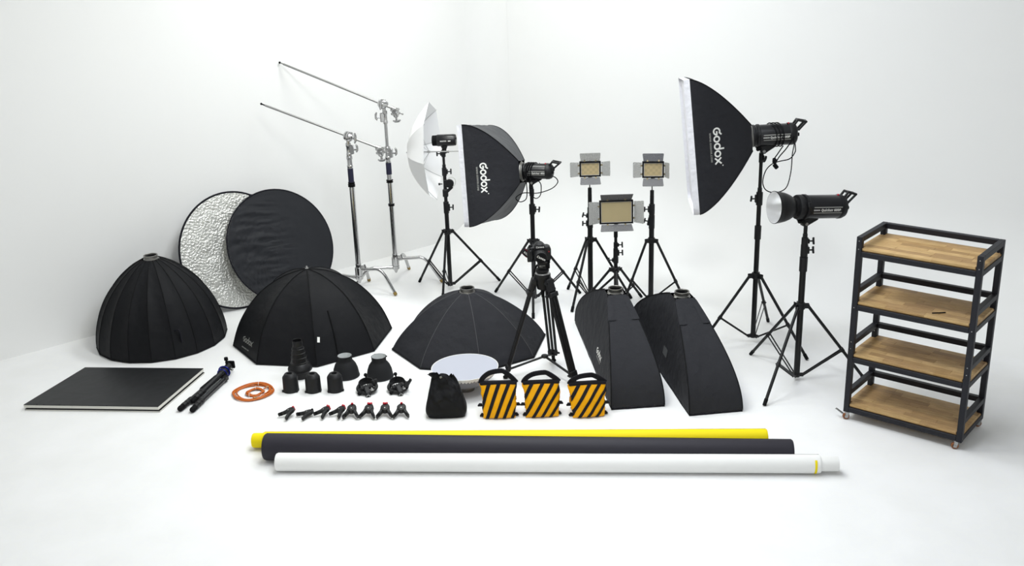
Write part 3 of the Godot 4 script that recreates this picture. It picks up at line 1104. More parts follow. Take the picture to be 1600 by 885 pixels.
# a black tripod light stand. tubes: [[from height, to height, radius], ...]; collars: [[height, length, radius, knob direction or null], ...]
func light_stand(label: String, base: Vector3, hub: float, crown: float, feet: Array, tubes: Array, collars: Array, r_leg := 0.0095, pair := true) -> Node3D:
	var o := thing("light_stand", label, "light stand", base, Basis(), "black tripod light stands")
	for q in tubes:
		var b := MB.new()
		b.cyl(Vector3(0, q[0], 0), Vector3(0, q[1], 0), q[2], q[2], 20)
		part("pole", b, M.black_metal, o)
	for q in collars:
		var b := MB.new()
		var h: float = q[0]
		var l: float = q[1]
		var r: float = q[2]
		b.lathe([Vector2(r * 0.6, h - l / 2), Vector2(r * 0.96, h - l / 2), Vector2(r, h - l / 2 + 0.003), Vector2(r, h + l / 2 - 0.003), Vector2(r * 0.96, h + l / 2), Vector2(r * 0.6, h + l / 2)], Transform3D(), 20)
		if q[3] != null:
			var d: Vector3 = (q[3] as Vector3).normalized()
			b.bar(Vector3(0, h, 0), Vector3(0, h, 0) + d * (r + 0.008), 0.022, l * 0.6, Vector3.UP, 0.003)
		var c := part("collar", b, M.black_plastic, o)
		if q[3] != null:
			knob(c, Vector3(0, h, 0) + (q[3] as Vector3).normalized() * (r + 0.006), q[3], 0.9)
	var cr := MB.new()
	var hb := MB.new()
	cr.lathe([Vector2(0.012, crown - 0.02), Vector2(0.024, crown - 0.02), Vector2(0.026, crown - 0.017), Vector2(0.026, crown + 0.017), Vector2(0.024, crown + 0.02), Vector2(0.012, crown + 0.02)], Transform3D(), 20)
	hb.lathe([Vector2(0.010, hub - 0.012), Vector2(0.020, hub - 0.012), Vector2(0.021, hub + 0.012), Vector2(0.010, hub + 0.012)], Transform3D(), 20)
	for f in feet:
		var foot: Vector3 = f - base
		var d := Vector3(foot.x, 0, foot.z).normalized()
		var side := d.cross(Vector3.UP)
		var top := d * 0.042 + Vector3(0, crown, 0)
		var end := foot + Vector3(0, r_leg * 0.8, 0)
		for s in [-1.0, 1.0]:
			cr.bar(Vector3(0, crown, 0) + side * s * 0.011, top + side * s * 0.011 + d * 0.008, 0.004, 0.026, Vector3.UP, 0.001)
			hb.bar(Vector3(0, hub, 0) + side * s * 0.009, d * 0.04 + Vector3(0, hub, 0) + side * s * 0.009, 0.003, 0.018, Vector3.UP, 0.001)
		cr.cyl(top - side * 0.015, top + side * 0.015, 0.004, 0.004, 10)
		var lg := MB.new()
		lg.cyl(top, end, r_leg, r_leg, 14)
		var leg := part("leg", lg, M.black_metal, o)
		var ft := MB.new()
		var ld := (end - top).normalized()
		ft.cyl(end - ld * 0.035, end + ld * 0.004, r_leg * 1.22, r_leg * 1.15, 14)
		part("foot", ft, M.matt_black, leg)
		var j := top.lerp(end, 0.59)
		var p := d * 0.036 + Vector3(0, hub, 0)
		var br := MB.new()
		for s in ([-1.0, 1.0] if pair else [0.0]):
			br.bar(j + side * s * 0.012, p + side * s * 0.009, 0.004 if pair else 0.008, 0.011, Vector3.UP, 0.001)
		part("brace", br, M.black_metal, o)
		var bl := MB.new()
		bl.cyl(j - side * 0.017, j + side * 0.017, 0.004, 0.004, 10)
		bl.lathe([Vector2(r_leg, -0.014), Vector2(r_leg * 1.3, -0.012), Vector2(r_leg * 1.3, 0.012), Vector2(r_leg, 0.014)], Transform3D(Basis(side, ld, side.cross(ld)), j), 14)
		part("brace_joint", bl, M.black_plastic, o)
	part("crown", cr, M.black_plastic, o)
	part("hub", hb, M.black_plastic, o)
	return o


func light_stands() -> void:
	var X := Vector3.RIGHT
	light_stand("black light stand carrying the small flash and the white umbrella", Vector3(-0.485, 0, -7.685), 0.045, 0.472,
		[Vector3(-0.745, 0, -7.880), Vector3(-0.099, 0, -7.844), Vector3(-0.535, 0, -7.46)],
		[[0.035, 0.70, 0.0165], [0.68, 1.0, 0.0135], [0.98, 1.12, 0.010]],
		[[0.665, 0.09, 0.021, X], [0.945, 0.06, 0.0185, X], [1.085, 0.05, 0.017, -X]])
	light_stand("black light stand carrying the grey and black softbox, behind the tripod with the camera", Vector3(0.165, 0, -7.28), 0.06, 0.49,
		[Vector3(-0.129, 0, -7.573), Vector3(0.52, 0, -7.478), Vector3(0.145, 0, -6.965)],
		[[0.05, 0.74, 0.0165], [0.72, 0.90, 0.0135], [0.88, 1.0, 0.011]],
		[[0.735, 0.075, 0.022, X + Vector3(0, 0, 0.3)], [0.86, 0.05, 0.0175, null]])
	light_stand("black light stand carrying the small light panel nearest the tripod camera", Vector3(0.59, 0, -7.33), 0.05, 0.474,
		[Vector3(0.435, 0, -7.582), Vector3(0.432, 0, -7.076), Vector3(0.895, 0, -7.321)],
		[[0.04, 0.72, 0.019], [0.70, 0.82, 0.015], [0.80, 0.87, 0.011], [0.86, 0.935, 0.004]],
		[[0.655, 0.05, 0.021, -X + Vector3(0, 0.2, 0)], [0.60, 0.07, 0.022, -X], [0.83, 0.075, 0.0145, null]])
	light_stand("low black light stand carrying the largest light panel", Vector3(0.768, 0, -7.218), 0.04, 0.27,
		[Vector3(0.52, 0, -7.25), Vector3(0.765, 0, -6.955), Vector3(0.975, 0, -7.345)],
		[[0.03, 0.40, 0.014], [0.38, 0.54, 0.0115], [0.52, 0.60, 0.015]],
		[[0.40, 0.07, 0.018, X], [0.345, 0.045, 0.02, -X], [0.46, 0.04, 0.016, X]])
	light_stand("black light stand carrying the small light panel with the shaded top flap", Vector3(1.03, 0, -7.224), 0.05, 0.485,
		[Vector3(0.805, 0, -7.13), Vector3(1.283, 0, -7.034), Vector3(1.07, 0, -7.525)],
		[[0.04, 0.74, 0.019], [0.72, 0.82, 0.015], [0.80, 0.86, 0.011], [0.85, 0.935, 0.004]],
		[[0.72, 0.075, 0.0215, -X], [0.625, 0.10, 0.022, -X + Vector3(0, 0.2, 0)], [0.82, 0.08, 0.0145, null]])
	light_stand("tallest black light stand, carrying the big softbox with a white rim", Vector3(1.597, 0, -6.385), 0.05, 0.472,
		[Vector3(1.789, 0, -6.747), Vector3(1.869, 0, -6.058), Vector3(1.232, 0, -6.333)],
		[[0.04, 0.78, 0.0165], [0.76, 1.06, 0.0145], [1.04, 1.30, 0.011]],
		[[0.765, 0.09, 0.0215, null], [0.99, 0.085, 0.021, -X], [1.255, 0.06, 0.015, Vector3(0.3, 0, 1)]])
	light_stand("black light stand carrying the studio flash with an open reflector dish, beside the wheeled shelf", Vector3(1.72, 0, -5.765), 0.035, 0.483,
		[Vector3(1.535, 0, -6.171), Vector3(1.441, 0, -5.418), Vector3(2.125, 0, -5.715)],
		[[0.025, 0.80, 0.0185], [0.78, 0.93, 0.014], [0.91, 0.99, 0.0115]],
		[[0.745, 0.09, 0.0235, null], [0.83, 0.07, 0.021, X], [0.885, 0.045, 0.0195, X]])
	# white friction tape and umbrella bracket on the umbrella's stand
	var o := thing("umbrella_bracket", "black tilting bracket with a round dial on the umbrella stand", "bracket", Vector3(-0.485, 0.80, -7.685))
	var b := MB.new()
	b.cube(Vector3(0, -0.02, 0), Vector3(0.042, 0.06, 0.04), 0.006)
	b.cube(Vector3(0.006, 0.055, 0), Vector3(0.034, 0.06, 0.034), 0.005)
	b.bar(Vector3(0, -0.02, 0.01), Vector3(0.055, 0.03, 0.012), 0.02, 0.022, Vector3.UP, 0.003)
	part("body", b, M.black_plastic, o)
	var dl := MB.new()
	dl.lathe([Vector2(0, -0.012), Vector2(0.03, -0.012), Vector2(0.033, -0.008), Vector2(0.033, 0.008), Vector2(0.03, 0.012), Vector2(0, 0.012)], Transform3D(Basis(X, PI / 2), Vector3(0.035, 0.055, 0.012)), 24)
	part("dial", dl, M.black_plastic, o)
	var rg := MB.new()
	var rr := []
	for i in 40: rr.append(Vector3(0.046, 0.062, -0.004) + Basis(Vector3.UP, 0.35) * Vector3(cos(TAU * i / 40), sin(TAU * i / 40), 0) * 0.038)
	rg.tube(rr, 0.0035, 8, true)
	part("dial_ring", rg, M.print_white, o, "white ring")
	knob(o, Vector3(-0.02, 0.05, 0.0), -X, 0.8, false)


# ---------------------------------------------------------------- chrome stands with arms
func grip_head(b: MB, k: MB, c: Vector3, axis: Vector3, s := 1.0) -> void:
	# two ribbed discs clamped on an axis with a T handle at its end
	var d := axis.normalized()
	var bs := Basis(frame_x(d).y, d, frame_x(d).y.cross(d))
	b.lathe([Vector2(0, -0.03 * s), Vector2(0.026 * s, -0.03 * s), Vector2(0.031 * s, -0.026 * s), Vector2(0.031 * s, -0.016 * s), Vector2(0.024 * s, -0.012 * s), Vector2(0.024 * s, -0.006 * s), Vector2(0.032 * s, -0.003 * s), Vector2(0.032 * s, 0.008 * s), Vector2(0.022 * s, 0.014 * s), Vector2(0.014 * s, 0.028 * s), Vector2(0.008 * s, 0.03 * s), Vector2(0.008 * s, 0.05 * s), Vector2(0, 0.05 * s)], Transform3D(bs, c), 24)
	var e := c + d * 0.055 * s
	k.tube([e - bs.x * 0.034 * s - d * 0.006 * s, e - bs.x * 0.018 * s, e, e + bs.x * 0.018 * s, e + bs.x * 0.034 * s - d * 0.006 * s], [0.005 * s, 0.008 * s, 0.009 * s, 0.008 * s, 0.005 * s], 10)


func c_stand(label: String, base: Vector3, legs: Array, leg_h: float, tubes: Array, sleeve: Vector2, clamps: Array) -> void:
	var o := thing("grip_stand", label, "grip stand", base, Basis(), "chrome grip stands")
	for q in tubes:
		var b := MB.new()
		b.cyl(Vector3(0, q[0], 0), Vector3(0, q[1], 0), q[2], q[2], 24)
		part("column", b, M.chrome, o)
	for q in clamps:
		var b := MB.new()
		var h: float = q[0]
		var l: float = q[1]
		var r: float = q[2]
		b.lathe([Vector2(r * 0.7, h - l / 2), Vector2(r, h - l / 2), Vector2(r * 1.08, h - l / 2 + 0.006), Vector2(r * 1.08, h - l * 0.3), Vector2(r * 0.92, h - l * 0.26), Vector2(r * 0.92, h + l * 0.2), Vector2(r * 1.1, h + l * 0.25), Vector2(r * 1.1, h + l / 2 - 0.004), Vector2(r, h + l / 2), Vector2(r * 0.7, h + l / 2)], Transform3D(), 24)
		if q[3] != null:
			var d: Vector3 = (q[3] as Vector3).normalized()
			b.bar(Vector3(0, h, 0), Vector3(0, h, 0) + d * (r + 0.022), 0.022, l * 0.7, Vector3.UP, 0.004)
			b.cyl(Vector3(0, h, 0) + d * r, Vector3(0, h, 0) + d * (r + 0.045), 0.006, 0.006, 10)
		var m := part("riser_clamp", b, q[4], o)
		if q[3] != null:
			var d: Vector3 = (q[3] as Vector3).normalized()
			var k := MB.new()
			var e := Vector3(0, h + 0.012, 0) + d * (r + 0.05)
			k.tube([e + Vector3(0, 0.03, 0) - d * 0.004, e + Vector3(0, 0.015, 0) + d * 0.004, e + d * 0.006, e - Vector3(0, 0.015, 0) + d * 0.004, e - Vector3(0, 0.03, 0) - d * 0.004], [0.005, 0.0095, 0.008, 0.0095, 0.005], 10)
			part("handle", k, M.chrome, m)
	var s := MB.new()
	s.cyl(Vector3(0, sleeve.x, 0), Vector3(0, sleeve.y, 0), 0.0215, 0.0215, 24)
	part("sleeve", s, M.navy_sleeve, o, "dark blue sleeve")
	var hub := MB.new()
	hub.lathe([Vector2(0, leg_h - 0.11), Vector2(0.008, leg_h - 0.105), Vector2(0.016, leg_h - 0.085), Vector2(0.02, leg_h - 0.08), Vector2(0.026, leg_h - 0.06), Vector2(0.026, leg_h - 0.025), Vector2(0.02, leg_h - 0.02), Vector2(0.03, leg_h - 0.015), Vector2(0.03, leg_h + 0.02), Vector2(0.022, leg_h + 0.024), Vector2(0.022, leg_h + 0.05), Vector2(0.019, leg_h + 0.055)], Transform3D(), 24)
	var hp := part("hub", hub, M.chrome, o)
	var tk := MB.new()
	tk.cyl(Vector3(0.02, leg_h + 0.036, 0.01), Vector3(0.055, leg_h + 0.036, 0.02), 0.005, 0.005, 10)
	tk.bar(Vector3(0.052, leg_h + 0.052, 0.019), Vector3(0.058, leg_h + 0.02, 0.021), 0.008, 0.012, Vector3(0, 0, 1), 0.002)
	part("thumb_screw", tk, M.chrome, hp)
	for i in legs.size():
		var foot: Vector3 = legs[i] - base
		var d := Vector3(foot.x, 0, foot.z).normalized()
		var ln := Vector2(foot.x, foot.z).length()
		var y := leg_h - 0.035 * i + 0.01
		var a := d * 0.02 + Vector3(0, y, 0)
		var bend := d * (ln * 0.66) + Vector3(0, y + 0.008, 0)
		var f := Vector3(foot.x, 0.012, foot.z)
		var path := [a, a.lerp(bend, 0.5)]
		for k in 7:
			var t := k / 6.0
			var p0 := bend - d * 0.05
			var p2 := bend.lerp(f, 0.35)
			path.append(p0 * (1 - t) * (1 - t) + bend * 2 * t * (1 - t) + p2 * t * t)
		path.append(f)
		var b := MB.new()
		b.tube(path, 0.0128, 14)
		var leg := part("leg", b, M.chrome, o)
		var tip := MB.new()
		var td := (f - bend).normalized()
		tip.cyl(f - td * 0.02, f + td * 0.006, 0.0145, 0.0135, 14)
		part("foot", tip, M.amber_tip, leg)
		var col := MB.new()
		col.lathe([Vector2(0.02, -0.014), Vector2(0.03, -0.012), Vector2(0.03, 0.012), Vector2(0.02, 0.014)], Transform3D(Basis(), Vector3(0, y, 0)), 20)
		col.cyl(Vector3(0, y, 0), d * 0.055 + Vector3(0, y + 0.001, 0), 0.0165, 0.0155, 16)
		part("leg_socket", col, M.chrome, leg)


func grip_arm(label: String, tip: Vector3, joint: Vector3, end: Vector3, head_axis: Vector3, end_head: bool) -> void:
	var o := thing("boom_pole", label, "grip arm", joint, Basis(), "boom poles")
	var t := tip - joint
	var e := end - joint
	var d := (t - e).normalized()
	var b := MB.new()
	b.cyl(e, t - d * 0.03, 0.0082, 0.0082, 16)
	part("rod", b, M.steel, o)
	var c := MB.new()
	c.cyl(t - d * 0.03, t - d * 0.006, 0.005, 0.005, 12)
	part("rod_tip", c, M.matt_black if end_head else M.steel, o)
	var c2 := MB.new()
	c2.ball(t, Vector3(0.009, 0.009, 0.009), 12, 8)
	part("end_cap", c2, M.matt_black, o)
	# the head at the stand
	var h := MB.new()
	var k := MB.new()
	grip_head(h, k, Vector3(0, -0.004, 0) + head_axis.normalized() * 0.02, head_axis, 1.15)
	h.cyl(Vector3(0, -0.065, 0), Vector3(0, -0.02, 0), 0.011, 0.016, 16)
	var hp := part("grip_head", h, M.chrome, o)
	part("handle", k, M.chrome, hp)
	# the head at the short end of the rod
	var h2 := MB.new()
	var k2 := MB.new()
	var down := Vector3(0.12, -1, 0.1).normalized()
	h2.cyl(e - d * 0.02, e + d * 0.03, 0.016, 0.016, 16)
	grip_head(h2, k2, e + down * 0.028, down, 1.15)
	var hp2 := part("grip_head", h2, M.chrome, o)
	part("handle", k2, M.chrome, hp2)
	var kn := MB.new()
	kn.cyl(e + down * 0.02, e + down * 0.02 + Vector3(0.055, -0.012, 0.03), 0.004, 0.004, 8)
	kn.ball(e + down * 0.02 + Vector3(0.057, -0.013, 0.031), Vector3(0.008, 0.008, 0.008), 10, 6)
	part("pin", kn, M.steel, hp2)


func c_stands() -> void:
	var X := Vector3.RIGHT
	var A := Vector3(-1.193, 0, -7.664)
	c_stand("chrome grip stand nearest the round reflectors, its blue sleeve just below its neck", A,
		[Vector3(-0.908, 0, -7.571), Vector3(-1.16, 0, -7.946), A + Vector3(-0.275, 0, -0.08)], 0.19,
		[[0.12, 0.85, 0.0195], [0.84, 1.02, 0.0175], [1.0, 1.2, 0.0135]], Vector2(0.895, 1.0),
		[[0.868, 0.02, 0.026, null, M.matt_black], [0.888, 0.014, 0.0235, null, M.matt_black], [1.05, 0.09, 0.021, null, M.chrome], [1.145, 0.10, 0.019, X + Vector3(0, 0, 0.4), M.chrome]])
	var B := Vector3(-0.926, 0, -7.867)
	c_stand("taller chrome grip stand nearest the white umbrella", B,
		[Vector3(-0.561, 0, -7.851), Vector3(-0.859, 0, -8.222), B + Vector3(-0.33, 0, 0.06)], 0.20,
		[[0.12, 0.90, 0.0185], [0.88, 1.06, 0.0165], [1.04, 1.33, 0.0130], [1.31, 1.42, 0.0105]], Vector2(0.90, 0.99),
		[[0.655, 0.018, 0.0235, null, M.matt_black], [0.845, 0.022, 0.025, null, M.matt_black], [1.01, 0.035, 0.0195, null, M.chrome], [1.068, 0.10, 0.021, X + Vector3(0, 0, 0.4), M.chrome], [1.345, 0.10, 0.0175, -X + Vector3(0, 0, 0.4), M.chrome]])
	grip_arm("lower chrome grip arm, black tipped, on the stand nearest the round reflectors", Vector3(-1.83, 1.494, -7.75), A + Vector3(0.002, 1.252, 0.012), Vector3(-0.955, 1.150, -7.64), Vector3(0.75, -0.1, 0.6), true)
	grip_arm("upper chrome grip arm on the taller grip stand", Vector3(-1.72, 1.762, -8.03), B + Vector3(-0.004, 1.452, 0.012), Vector3(-0.845, 1.405, -7.845), Vector3(-0.2, 0.1, 1.0), false)


# ---------------------------------------------------------------- flash heads
# local x runs to the rear, y up, z towards the camera; the origin is the middle of the body
func strobe(label: String, at: Vector3, basis: Basis, ln: float, r: float, words: String, mount_x: float, mount_drop: float) -> Node3D:
	var o := thing("studio_flash", label, "studio flash", at, basis, "black studio flash heads")
	var tx := Transform3D(Basis(Vector3(0, 1, 0), Vector3(1, 0, 0), Vector3(0, 0, -1)), Vector3.ZERO)
	var h := ln / 2
	var b := MB.new()
	b.lathe([Vector2(0, -h + 0.03), Vector2(r * 0.86, -h + 0.03), Vector2(r * 0.97, -h + 0.034), Vector2(r, -h + 0.045), Vector2(r, h - 0.04), Vector2(r * 0.985, h - 0.036)], tx, 40)
	part("body", b, M.glossy_black, o)
	var f := MB.new()
	f.lathe([Vector2(r * 0.7, -h - 0.012), Vector2(r * 1.0, -h - 0.012), Vector2(r * 1.04, -h - 0.006), Vector2(r * 1.04, -h + 0.014), Vector2(r * 0.9, -h + 0.018), Vector2(r * 0.9, -h + 0.028), Vector2(r * 1.07, -h + 0.03), Vector2(r * 1.07, -h + 0.044), Vector2(r, -h + 0.048)], tx, 40)
	for k in 3:
		var a := TAU * k / 3.0 + 1.2
		f.box(Transform3D(Basis(Vector3.RIGHT, a), Vector3(-h + 0.036, cos(a) * r * 1.07, sin(a) * r * 1.07)), Vector3(0.022, 0.012, 0.03), 0.003)
	part("front_collar", f, M.black_plastic, o)
	var c := MB.new()
	c.lathe([Vector2(r * 1.02, h - 0.042), Vector2(r * 1.04, h - 0.038), Vector2(r * 1.02, h - 0.02), Vector2(r * 0.9, h - 0.002), Vector2(r * 0.7, h + 0.006), Vector2(0, h + 0.008)], tx, 40)
	var cap := part("rear_cap", c, M.black_plastic, o)
	var s := MB.new()
	s.cyl(Vector3(h - 0.045, r * 0.98, 0.006), Vector3(h - 0.045, r * 1.09, 0.006), 0.006, 0.005, 14)
	part("sync_lamp", s, M.red_rubber, cap, "red slave sensor")
	var dl := MB.new()
	dl.cyl(Vector3(h, 0.0, r * 0.45), Vector3(h + 0.016, 0, r * 0.45), 0.013, 0.011, 16)
	dl.cyl(Vector3(h, r * 0.2, -r * 0.3), Vector3(h + 0.014, r * 0.2, -r * 0.3), 0.013, 0.011, 16)
	part("dial", dl, M.matt_black, cap)
	# handle: a slanted frame above the rear
	var hd := MB.new()
	var q := [Vector2(h - 0.02, r * 0.72), Vector2(h + 0.008, r * 1.28), Vector2(h + 0.06, r * 1.1), Vector2(h + 0.012, r * 0.35)]
	for z in [-0.022, 0.022]:
		for i in 4:
			var a: Vector2 = q[i]
			var e: Vector2 = q[(i + 1) % 4]
			hd.bar(Vector3(a.x, a.y, z), Vector3(e.x, e.y, z), 0.012, 0.011, Vector3(0, 0, 1), 0.002)
	for i in [1, 2]:
		hd.bar(Vector3(q[i].x, q[i].y, -0.028), Vector3(q[i].x, q[i].y, 0.028), 0.013, 0.013, Vector3(0, 1, 0), 0.003)
	part("handle", hd, M.black_plastic, o)
	# printed stripes and lettering on the camera side
	var pl := func(p: Vector2) -> Array:
		var a := p.y / r - 0.06
		var n := Vector3(0, sin(a), cos(a))
		return [Vector3(p.x + 0.012, n.y * (r + 0.0007), n.z * (r + 0.0007)), n]
	var half := ln * 0.31
	var st := MB.new()
	for y in [r * 0.24, -r * 0.24]:
		st.sheet(func(u: float, v: float) -> Vector3: return pl.call(Vector2(lerpf(-half, half, u), y + (v - 0.5) * 0.0045))[0], 1, 2)
	part("printed_stripe", st, M.print_grey, o)
	var t := MB.new()
	t.text("GODOX", 0.008 * r / 0.068, true, func(p: Vector2) -> Array: return pl.call(Vector2(p.x - half * 0.80, p.y)), 1.0)
	t.text(words, 0.0138 * r / 0.068, true, func(p: Vector2) -> Array: return pl.call(Vector2(p.x + half * 0.20, p.y)), 1.02)
	part("printed_lettering", t, M.print_white, o)
	# tilting bracket down to the stand
	var k := MB.new()
	k.prism(PackedVector2Array([Vector2(mount_x - 0.035, -r * 0.9), Vector2(mount_x + 0.075, -r * 0.9), Vector2(mount_x + 0.07, -r * 1.08), Vector2(mount_x + 0.02, -mount_drop + 0.012), Vector2(mount_x + 0.004, -mount_drop), Vector2(mount_x - 0.02, -mount_drop + 0.004), Vector2(mount_x - 0.03, -r * 1.2)]), 0.04, Transform3D(), 0.004)
	var br := part("tilt_bracket", k, M.black_plastic, o)
	var bo := MB.new()
	bo.cyl(Vector3(mount_x - 0.002, -mount_drop + 0.018, -0.026), Vector3(mount_x - 0.002, -mount_drop + 0.018, 0.026), 0.009, 0.009, 16)
	part("bolt", bo, M.steel, br)
	var kb := MB.new()
	kb.cyl(Vector3(mount_x - 0.03, -r * 1.15, -0.03), Vector3(mount_x - 0.03, -r * 1.15, 0.03), 0.012, 0.012, 14)
	kb.ball(Vector3(mount_x - 0.037, -mount_drop + 0.03, 0), Vector3(0.012, 0.014, 0.014), 12, 8)
	part("tilt_knob", kb, M.matt_black, br)
	return o


func smooth_path(pts: Array, steps := 8, closed := false) -> Array:
	var out := []
	var n := pts.size()
	for i in (n if closed else n - 1):
		var a: Vector3 = pts[(i - 1 + n) % n] if closed or i > 0 else pts[0]
		var b: Vector3 = pts[i]
		var c: Vector3 = pts[(i + 1) % n]
		var d: Vector3 = pts[(i + 2) % n] if closed or i < n - 2 else pts[n - 1]
		for k in steps:
			out.append(b.cubic_interpolate(c, a, d, float(k) / steps))
	if not closed: out.append(pts[n - 1])
	return out


func heads() -> void:
	var s1 := strobe("black studio flash with an open silver-lined reflector dish, beside the wheeled shelf", Vector3(1.805, 1.085, -5.785), frame_x(Vector3(0.972, -0.075, -0.22)), 0.29, 0.069, "Quicker 600P", -0.085, 0.115)
	# reflector dish on the front of the flash
	var d := thing("reflector_dish", "open silver-lined reflector dish on the flash beside the wheeled shelf", "reflector dish", s1.transform * Vector3(-0.152, 0, 0), s1.basis)
	var fx := Transform3D(Basis(Vector3(0, -1, 0), Vector3(-1, 0, 0), Vector3(0, 0, -1)), Vector3.ZERO)
	var sh := MB.new()
	sh.lathe([Vector2(0.046, 0.0), Vector2(0.052, 0.001), Vector2(0.052, 0.022), Vector2(0.062, 0.036), Vector2(0.074, 0.056), Vector2(0.084, 0.082), Vector2(0.090, 0.112), Vector2(0.0925, 0.136), Vector2(0.0945, 0.139), Vector2(0.0945, 0.144), Vector2(0.0915, 0.145)], fx, 56)
	part("shell", sh, M.black_metal, d)
	var li := MB.new()
	li.lathe([Vector2(0.0915, 0.145), Vector2(0.0905, 0.136), Vector2(0.088, 0.112), Vector2(0.082, 0.083), Vector2(0.072, 0.058), Vector2(0.060, 0.038), Vector2(0.046, 0.02)], fx, 56)
	part("lining", li, M.dish_lining, d, "silver inside")
	var tb := MB.new()
	tb.lathe([Vector2(0, 0.075), Vector2(0.014, 0.072), Vector2(0.022, 0.06), Vector2(0.024, 0.04), Vector2(0.022, 0.012)], fx, 24)
	part("glass_dome", tb, M.lamp_glass, d)
	strobe("small black studio flash behind the rectangular softbox, its cable wound round it", Vector3(0.205, 1.02, -7.262), frame_x(Vector3(0.9568, 0.02, 0.2751)), 0.225, 0.056, "Quicker 400P", -0.035, 0.10)
	strobe("black studio flash behind the big softbox, its cable wound round it", Vector3(1.658, 1.405, -6.352), frame_x(Vector3(0.990, 0.035, 0.05)), 0.27, 0.067, "Quicker 600P", -0.058, 0.115)
	# cables
	var c1 := thing("power_cable", "black power cable hanging in a big loop under the flash of the big softbox", "cable", Vector3(1.658, 1.405, -6.352))
	var bs := frame_x(Vector3(0.990, 0.035, 0.05))
	var wind := func(x0: float, x1: float, turns: int, r: float, lean: float) -> Array:
		var out := []
		for i in turns * 20 + 1:
			var a := TAU * i / 20.0 - 0.6
			out.append(bs * Vector3(lerpf(x0, x1, i / (turns * 20.0)) + lean * sin(a), cos(a) * r, sin(a) * r))
		return out
	var w := MB.new()
	w.tube(wind.call(-0.02, 0.045, 3, 0.074, 0.02), 0.0038, 8)
	part("wound_turns", w, M.matt_black, c1)
	var lp := MB.new()
	lp.tube(smooth_path([Vector3(0.133, -0.045, 0.01), Vector3(0.135, -0.075, 0.02), Vector3(0.132, -0.11, 0.03), Vector3(0.10, -0.148, 0.035), Vector3(0.045, -0.162, 0.03), Vector3(0.0, -0.178, 0.02), Vector3(-0.044, -0.218, 0.03), Vector3(-0.063, -0.29, 0.04), Vector3(-0.04, -0.342, 0.045), Vector3(0.02, -0.358, 0.05), Vector3(0.085, -0.33, 0.045), Vector3(0.113, -0.235, 0.03), Vector3(0.112, -0.12, 0.045), Vector3(0.108, -0.02, 0.078), Vector3(0.075, 0.076, 0.02)]), 0.0034, 8)
	part("loop", lp, M.matt_black, c1)
	var l2 := MB.new()
	l2.tube(smooth_path([Vector3(0.05, -0.06, 0.055), Vector3(0.02, -0.11, 0.05), Vector3(0.0, -0.15, 0.04), Vector3(0.006, -0.185, 0.035)]), 0.0036, 8)
	l2.tube(smooth_path([Vector3(0.11, 0.0, 0.075), Vector3(0.07, -0.075, 0.06), Vector3(0.03, -0.13, 0.05), Vector3(0.01, -0.175, 0.04)]), 0.0036, 8)
	part("loop", l2, M.matt_black, c1)
	var pg := MB.new()
	pg.bar(Vector3(0.004, -0.14, 0.042), Vector3(0.004, -0.175, 0.04), 0.022, 0.03, Vector3(0, 0, 1), 0.005)
	pg.bar(Vector3(0.002, -0.178, 0.04), Vector3(0.024, -0.205, 0.04), 0.026, 0.022, Vector3(0, 0, 1), 0.005)
	part("plug", pg, M.matt_black, c1)
	var c2 := thing("power_cable", "black power cable looped under the small flash of the rectangular softbox", "cable", Vector3(0.205, 1.02, -7.262))
	bs = frame_x(Vector3(0.9568, 0.02, 0.2751))
	var wind2 := func(x0: float, x1: float, turns: int, r: float, lean: float) -> Array:
		var out := []
		for i in turns * 20 + 1:
			var a := TAU * i / 20.0 - 0.6
			out.append(bs * Vector3(lerpf(x0, x1, i / (turns * 20.0)) + lean * sin(a), cos(a) * r, sin(a) * r))
		return out
	var w2 := MB.new()
	w2.tube(wind2.call(-0.065, 0.0, 4, 0.062, -0.022), 0.0038, 8)
	part("wound_turns", w2, M.matt_black, c2)
	var lq := MB.new()
	lq.tube(smooth_path([Vector3(-0.07, 0.02, 0.06), Vector3(-0.078, -0.05, 0.066), Vector3(-0.075, -0.14, 0.05), Vector3(-0.085, -0.195, 0.04), Vector3(-0.128, -0.212, 0.04), Vector3(-0.156, -0.18, 0.045), Vector3(-0.10, -0.145, 0.05), Vector3(0.0, -0.148, 0.055), Vector3(0.10, -0.118, 0.06), Vector3(0.146, -0.072, 0.062), Vector3(0.13, -0.038, 0.055), Vector3(0.10, -0.03, 0.04)]), 0.0036, 8)
	part("loop", lq, M.matt_black, c2)
	var lr := MB.new()
	lr.tube(smooth_path([Vector3(-0.05, -0.04, 0.066), Vector3(-0.055, -0.12, 0.06), Vector3(-0.02, -0.185, 0.055), Vector3(0.02, -0.165, 0.05), Vector3(0.026, -0.09, 0.045), Vector3(0.0, -0.05, 0.05)]), 0.0036, 8)
	part("loop", lr, M.matt_black, c2)
	# small flash and umbrella
	var mx := frame_x(Vector3(0.996, 0.02, 0.08))
	var o := thing("compact_flash", "compact black flash head in front of the white umbrella", "studio flash", Vector3(-0.475, 1.183, -7.70), mx)
	var tx := Transform3D(Basis(Vector3(0, 1, 0), Vector3(1, 0, 0), Vector3(0, 0, -1)), Vector3.ZERO)
	var b := MB.new()
	b.lathe([Vector2(0.03, -0.055), Vector2(0.041, -0.054), Vector2(0.0445, -0.048), Vector2(0.0445, 0.074), Vector2(0.043, 0.078)], tx, 32)
	part("body", b, M.glossy_black, o)
	b = MB.new()
	b.lathe([Vector2(0.0, -0.088), Vector2(0.036, -0.09), Vector2(0.039, -0.087), Vector2(0.0395, -0.06), Vector2(0.042, -0.052)], tx, 32)
	part("front_collar", b, M.matt_black, o)
	b = MB.new()
	b.lathe([Vector2(0.043, 0.076), Vector2(0.042, 0.086), Vector2(0.038, 0.09), Vector2(0, 0.09)], tx, 32)
